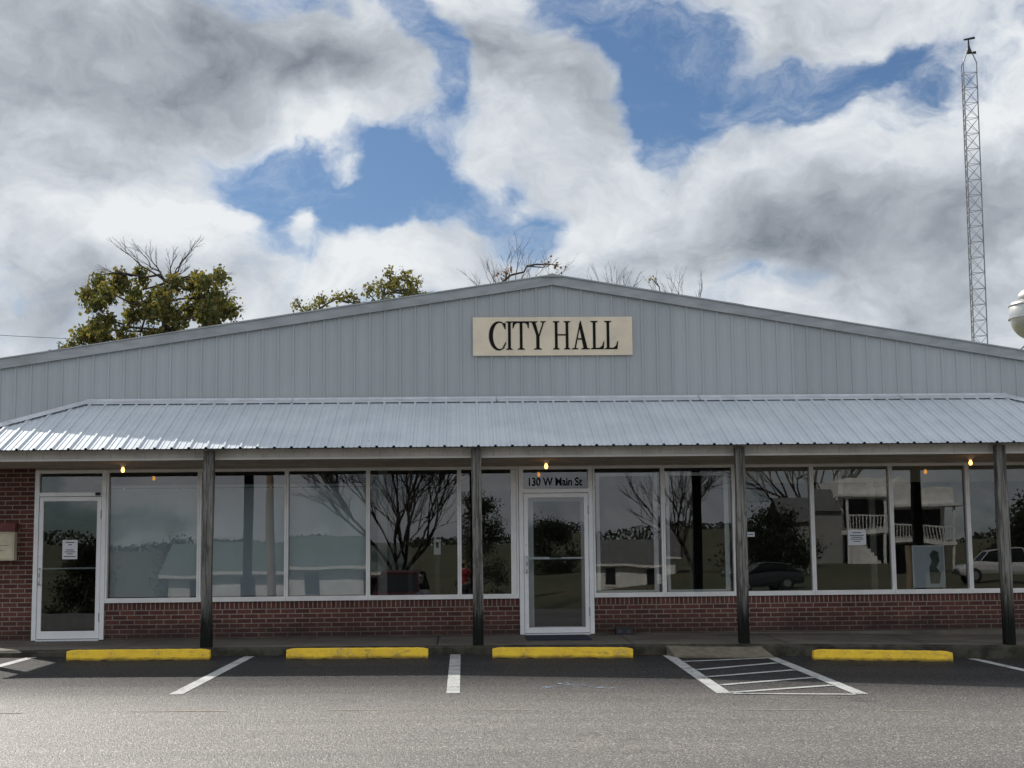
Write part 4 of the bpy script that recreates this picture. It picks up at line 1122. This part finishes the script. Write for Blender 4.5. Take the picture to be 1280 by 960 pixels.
# the photographer, standing just behind the camera and mirrored in the dark pane
def photographer():
    x, y = .04, -22.62; z = zlot(x, y)
    e = empty('person', (x,y,z), 'person in a red jacket raising a phone with both hands, mirrored in the dark window', 'person')
    def skin(name, joints, edges, rad, mat, parent, sub=2):
        me = bpy.data.meshes.new(name); me.from_pydata(joints, edges, []); me.update()
        o = bpy.data.objects.new(name, me); col.objects.link(o); o.parent = parent
        me.materials.append(mat)
        m = o.modifiers.new('Skin', 'SKIN')
        for i, r in enumerate(rad):
            me.skin_vertices[0].data[i].radius = r if isinstance(r, tuple) else (r, r)
            me.skin_vertices[0].data[i].use_root = (i == 0)
        m.use_smooth_shade = True
        s = o.modifiers.new('Subdivision', 'SUBSURF'); s.levels = sub; s.render_levels = sub
        return o
    J = [(0,0,.90),(0,.0,1.10),(0,-.01,1.33),(0,.0,1.42),(0,.01,1.52),   # pelvis, waist, chest, neck, head
         (0,.015,1.60),
         (.17,0,1.36),(.24,.06,1.12),(.13,.30,1.40),                       # right shoulder, elbow, wrist
         (-.17,0,1.36),(-.24,.06,1.12),(-.11,.30,1.40),
         (.10,0,.86),(.11,.02,.48),(.12,-.02,.08),(.13,.12,.035),
         (-.10,0,.86),(-.11,.02,.48),(-.12,-.02,.08),(-.13,.12,.035)]
    E_ = [(0,1),(1,2),(2,3),(3,4),(4,5),(2,6),(6,7),(7,8),(2,9),(9,10),(10,11),(0,12),(12,13),(13,14),(14,15),(0,16),(16,17),(17,18),(18,19)]
    rad = [(.14,.10),(.125,.09),(.15,.10),(.055,.055),(.075,.085),(.07,.08),.06,.045,.030,.06,.045,.030,.085,.06,.04,.035,.085,.06,.04,.035]
    body = skin('body', J, E_, rad, M['skin'], e)
    # jacket and trousers follow the body a little outside it
    skin('jacket', J[:3]+[J[6],J[7],(.145,.26,1.36),J[9],J[10],(-.125,.26,1.36)], [(0,1),(1,2),(2,3),(3,4),(4,5),(2,6),(6,7),(7,8)], [(.165,.125),(.15,.115),(.17,.12),.078,.062,.045,.078,.062,.045], M['jacket'], e)
    skin('trousers', [J[0],J[12],J[13],(.12,-.02,.10),J[16],J[17],(-.12,-.02,.10)], [(0,1),(1,2),(2,3),(0,4),(4,5),(5,6)], [(.155,.115),.098,.074,.058,.098,.074,.058], M['trousers'], e)
    hd = MB(); 
    hd.lathe([(.0,1.665),(.05,1.66),(.088,1.63),(.10,1.58),(.098,1.52),(.09,1.44),(.07,1.40)], (0,-.035,0), 18)
    hb = hd.build('hair', M['hair'], None, smooth=True); hb.parent = e
    fc = MB()
    for sx in (-1, 1): fc.lathe([(0,-.004),(.012,-.003),(.012,.003),(0,.004)], (sx*.032,.085,1.565), 10, 'y')
    f_ = fc.build('eye', M['black'], None); f_.parent = e
    ns = MB().add([(-.014,.085,1.525),(.014,.085,1.525),(0,.112,1.53),(0,.088,1.57)],[(0,1,2),(1,3,2),(3,0,2)]).build('nose', M['skin'], None); ns.parent = e
    for sx in (-1, 1):
        wx, wy, wz = (.13 if sx > 0 else -.11), .30, 1.40
        pj = [(wx,wy,wz),(wx-sx*.02,wy+.06,wz+.05)]; ed = [(0,1)]; rr = [.028,.03]
        for k in range(4):
            b0 = (wx-sx*.03,wy+.08-.006*k,wz+.085-.018*k); tip = (wx-sx*.07,wy+.10,wz+.10-.02*k); pj += [b0, tip]; n = len(pj); ed += [(1,n-2),(n-2,n-1)]; rr += [.0095,.008]
        pj += [(wx-sx*.05,wy+.045,wz+.03),(wx-sx*.075,wy+.055,wz+.055)]; n = len(pj); ed += [(1,n-2),(n-2,n-1)]; rr += [.011,.009]
        skin('hand', pj, ed, rr, M['skin'], e, 1)
    ph = empty('phone', (x,y+.40,z+1.46), 'black phone held up by the person in the red jacket', 'phone')
    MB().box(x-.055,x+.055,y+.396,y+.405,z+1.43,z+1.575).build('case', M['black'], ph, bevel=.004)
    MB().lathe([(0,0),(.008,0),(.008,.002),(0,.002)], (x+.03,y+.4055,z+1.555), 10, 'y').build('camera_lens', M['car_glass'], ph)
photographer()

# ---------------------------------------------------------------- sky, sun
w = bpy.data.worlds.new('World'); scene.world = w; w.use_nodes = True
nt = NT(w.node_tree); bg = nt.n['Background']
SUN = Vector((-.80, 1.07, 1.0)).normalized()
el = math.asin(SUN.z); az = math.atan2(SUN.x, SUN.y)
sky = nt.node('ShaderNodeTexSky', sky_type='NISHITA'); sky.sun_disc = False
sky.sun_elevation = el; sky.sun_rotation = az; sky.altitude = 200; sky.air_density = 1.0; sky.dust_density = .6; sky.ozone_density = 1.6
D0 = nt.node('ShaderNodeTexCoord').outputs['Generated']
D = nt.vec('NORMALIZE', D0)
wc = nt.noise(nt.vec('MULTIPLY', D, (1,1,1.5)), 7.0, 3, .5, 1)
wc2 = nt.noise(nt.vec('MULTIPLY', D, (1,1,1.3)), 26.0, 4, .55, 1)
DW = nt.vec('ADD', D, nt.vec('SCALE', nt.vec('SUBTRACT', wc, (.5,.5,.5)), .10))
DW = nt.vec('ADD', DW, nt.vec('SCALE', nt.vec('SUBTRACT', wc2, (.5,.5,.5)), .028))
def px_dir(px, py):
    f = 1850.; yaw, pit, rol = R(1.98), R(6.81), R(.61)
    fw = Vector((math.sin(yaw)*math.cos(pit), math.cos(yaw)*math.cos(pit), math.sin(pit)))
    r0 = Vector((math.cos(yaw), -math.sin(yaw), 0)); u0 = r0.cross(fw)
    r = r0*math.cos(rol)-u0*math.sin(rol); u = r0*math.sin(rol)+u0*math.cos(rol)
    return (fw*f+r*(px-640)+u*(480-py)).normalized()
def blobs(lst):
    tot = None
    for (px, py, rx, ry, amp) in lst:
        c = px_dir(px, py)
        d = nt.vec('SUBTRACT', DW, tuple(c)); d = nt.vec('MULTIPLY', d, (1850/rx, 1.0, 1850/ry))
        ln = nt.vec('LENGTH', d, out=1)
        g = nt.ramp(ln, 0.0, 1.5, amp*(.74 if amp < 0 else 1), 0.0)
        tot = g if tot is None else nt.math('ADD', tot, g)
    return tot
Q = nt.vec('MULTIPLY', DW, (1,1,1.45))
def density(v):
    a = nt.math('ADD', nt.math('MULTIPLY', nt.noise(v, 4.3, 9, .60), .70), nt.math('MULTIPLY', nt.noise(v, 13.0, 8, .62), .20))
    # billows: folded noise gives rounded lumps with sharp creases between them
    fold = nt.math('ABSOLUTE', nt.math('SUBTRACT', nt.noise(v, 9.0, 5, .55), .5))
    return nt.math('ADD', nt.math('ADD', a, .075), nt.math('MULTIPLY', fold, -.35))
dn = density(Q)
gaps = blobs([(330,205,95,48,-.30),(440,235,120,50,-.32),(520,265,90,40,-.26),(530,45,40,70,-.22),(575,110,36,50,-.2),(575,170,40,70,-.12),(650,278,50,36,-.24),(745,20,75,60,-.30),(800,95,75,70,-.30),(850,130,65,60,-.32),(890,50,60,55,-.26),(1010,105,95,34,-.22),(1085,70,70,30,-.14),(1010,345,70,22,-.14),(800,185,45,40,-.16),
              (372,248,26,44,.24),(505,262,50,18,.15),(420,205,40,18,.14),(890,108,40,18,.11),(760,110,30,40,.10),(250,95,240,80,.16),(560,330,120,45,.10),(690,120,80,110,.14),(960,230,200,70,.15),(1180,300,160,120,.16),(1050,25,110,45,.12),(110,300,170,120,.13),(460,120,130,80,.14)])
cov = nt.math('ADD', dn, gaps)
mask = nt.ramp(cov, .385, .53)
wisp = nt.ramp(nt.noise(nt.vec('MULTIPLY', DW, (1,1,2.2)), 9.0, 9, .66), .46, .80, 0, .58)
mask = nt.math('MAXIMUM', mask, wisp)
# thickness-based self shading: clouds are lit from the sun's side, thick parts go grey
off = SUN*.055
dl = density(nt.vec('ADD', Q, (off.x, off.y, off.z*1.45)))
emb = nt.math('SUBTRACT', dn, dl)
tone = nt.math('ADD', nt.math('MULTIPLY', nt.noise(Q, 5.5, 8, .58), .6), nt.math('MULTIPLY', nt.noise(Q, 15, 8, .6), .4))
dark = blobs([(190,60,260,75,.42),(440,90,170,50,.30),(90,180,130,70,.25),(1000,280,150,55,.40),(1230,260,110,90,.30),(690,60,90,60,.22),(70,390,130,110,.32),(1130,330,150,80,.16),(290,385,120,70,.18),
              (400,170,150,50,-.20),(240,260,150,70,-.22),(880,190,190,45,-.25),(560,340,140,50,-.15),(1080,30,130,50,-.15),(1150,160,110,50,-.2),(40,260,90,60,-.25),(820,250,110,50,-.15)])
s = nt.math('ADD', nt.math('MULTIPLY', emb, 1.9), nt.math('ADD', .62, nt.math('MULTIPLY', nt.math('SUBTRACT', tone, .5), 1.3)))
s = nt.math('SUBTRACT', s, nt.math('MULTIPLY', dark, .95))
s = nt.math('SUBTRACT', s, nt.ramp(cov, .58, .95, 0, .25))
s = nt.math('ADD', s, nt.ramp(cov, .36, .54, .40, 0))      # thin edges scatter the light forward
s = nt.ramp(s, .0, .86, 0, 1, False)
cr = nt.node('ShaderNodeValToRGB'); nt.l.new(s, cr.inputs[0]); e = cr.color_ramp.elements
e[0].position = 0; e[0].color = (.215,.245,.29,1); e[1].position = 1; e[1].color = (.83,.86,.885,1)
k = e.new(.45); k.color = (.46,.50,.55,1)
k = e.new(.78); k.color = (.68,.72,.765,1)
cloud = nt.vec('SCALE', cr.outputs[0], 10.0)
skyc = nt.mix(1.0, sky.outputs[0], (.45,.57,.70), 'MULTIPLY')
sd = nt.node('ShaderNodeSeparateXYZ'); nt.l.new(D, sd.inputs[0])
front = nt.ramp(sd.outputs[1], -.35, .35, 1.35, 1.0)      # sky and face-lit clouds opposite the sun, boosted to fill the shaded porch
nt.l.new(nt.vec('MULTIPLY', nt.mix(mask, skyc, cloud), front), bg.inputs[0]); bg.inputs[1].default_value = .1

sl = bpy.data.lights.new('sun', 'SUN'); sl.energy = 5.0; sl.angle = R(.53); sl.color = (1,.95,.87)
so = bpy.data.objects.new('sun', sl); col.objects.link(so); so.location = (-20,30,25)
so.rotation_euler = (-SUN).to_track_quat('-Z', 'Y').to_euler()

# ---------------------------------------------------------------- camera
cd = bpy.data.cameras.new('camera'); cam = bpy.data.objects.new('camera', cd); col.objects.link(cam); scene.camera = cam
cd.sensor_width = 36; cd.sensor_fit = 'HORIZONTAL'; cd.lens = 1850/1280*36; cd.clip_end = 8000; cd.clip_start = .02
yaw, pit, rol = R(1.98), R(6.81), R(.61)
fw = Vector((math.sin(yaw)*math.cos(pit), math.cos(yaw)*math.cos(pit), math.sin(pit)))
r0 = Vector((math.cos(yaw), -math.sin(yaw), 0)); u0 = r0.cross(fw)
r = r0*math.cos(rol)-u0*math.sin(rol); u = r0*math.sin(rol)+u0*math.cos(rol)
mt_ = Matrix(((r.x,u.x,-fw.x,0),(r.y,u.y,-fw.y,-22.1),(r.z,u.z,-fw.z,1.0741),(0,0,0,1)))
cam.matrix_world = mt_

scene.render.engine = 'CYCLES'
scene.cycles.use_denoising = True
scene.cycles.max_bounces = 6; scene.cycles.transparent_max_bounces = 12
scene.cycles.sample_clamp_indirect = 6
scene.view_settings.view_transform = 'Standard'; scene.view_settings.look = 'None'
scene.view_settings.exposure = 0; scene.view_settings.gamma = 1
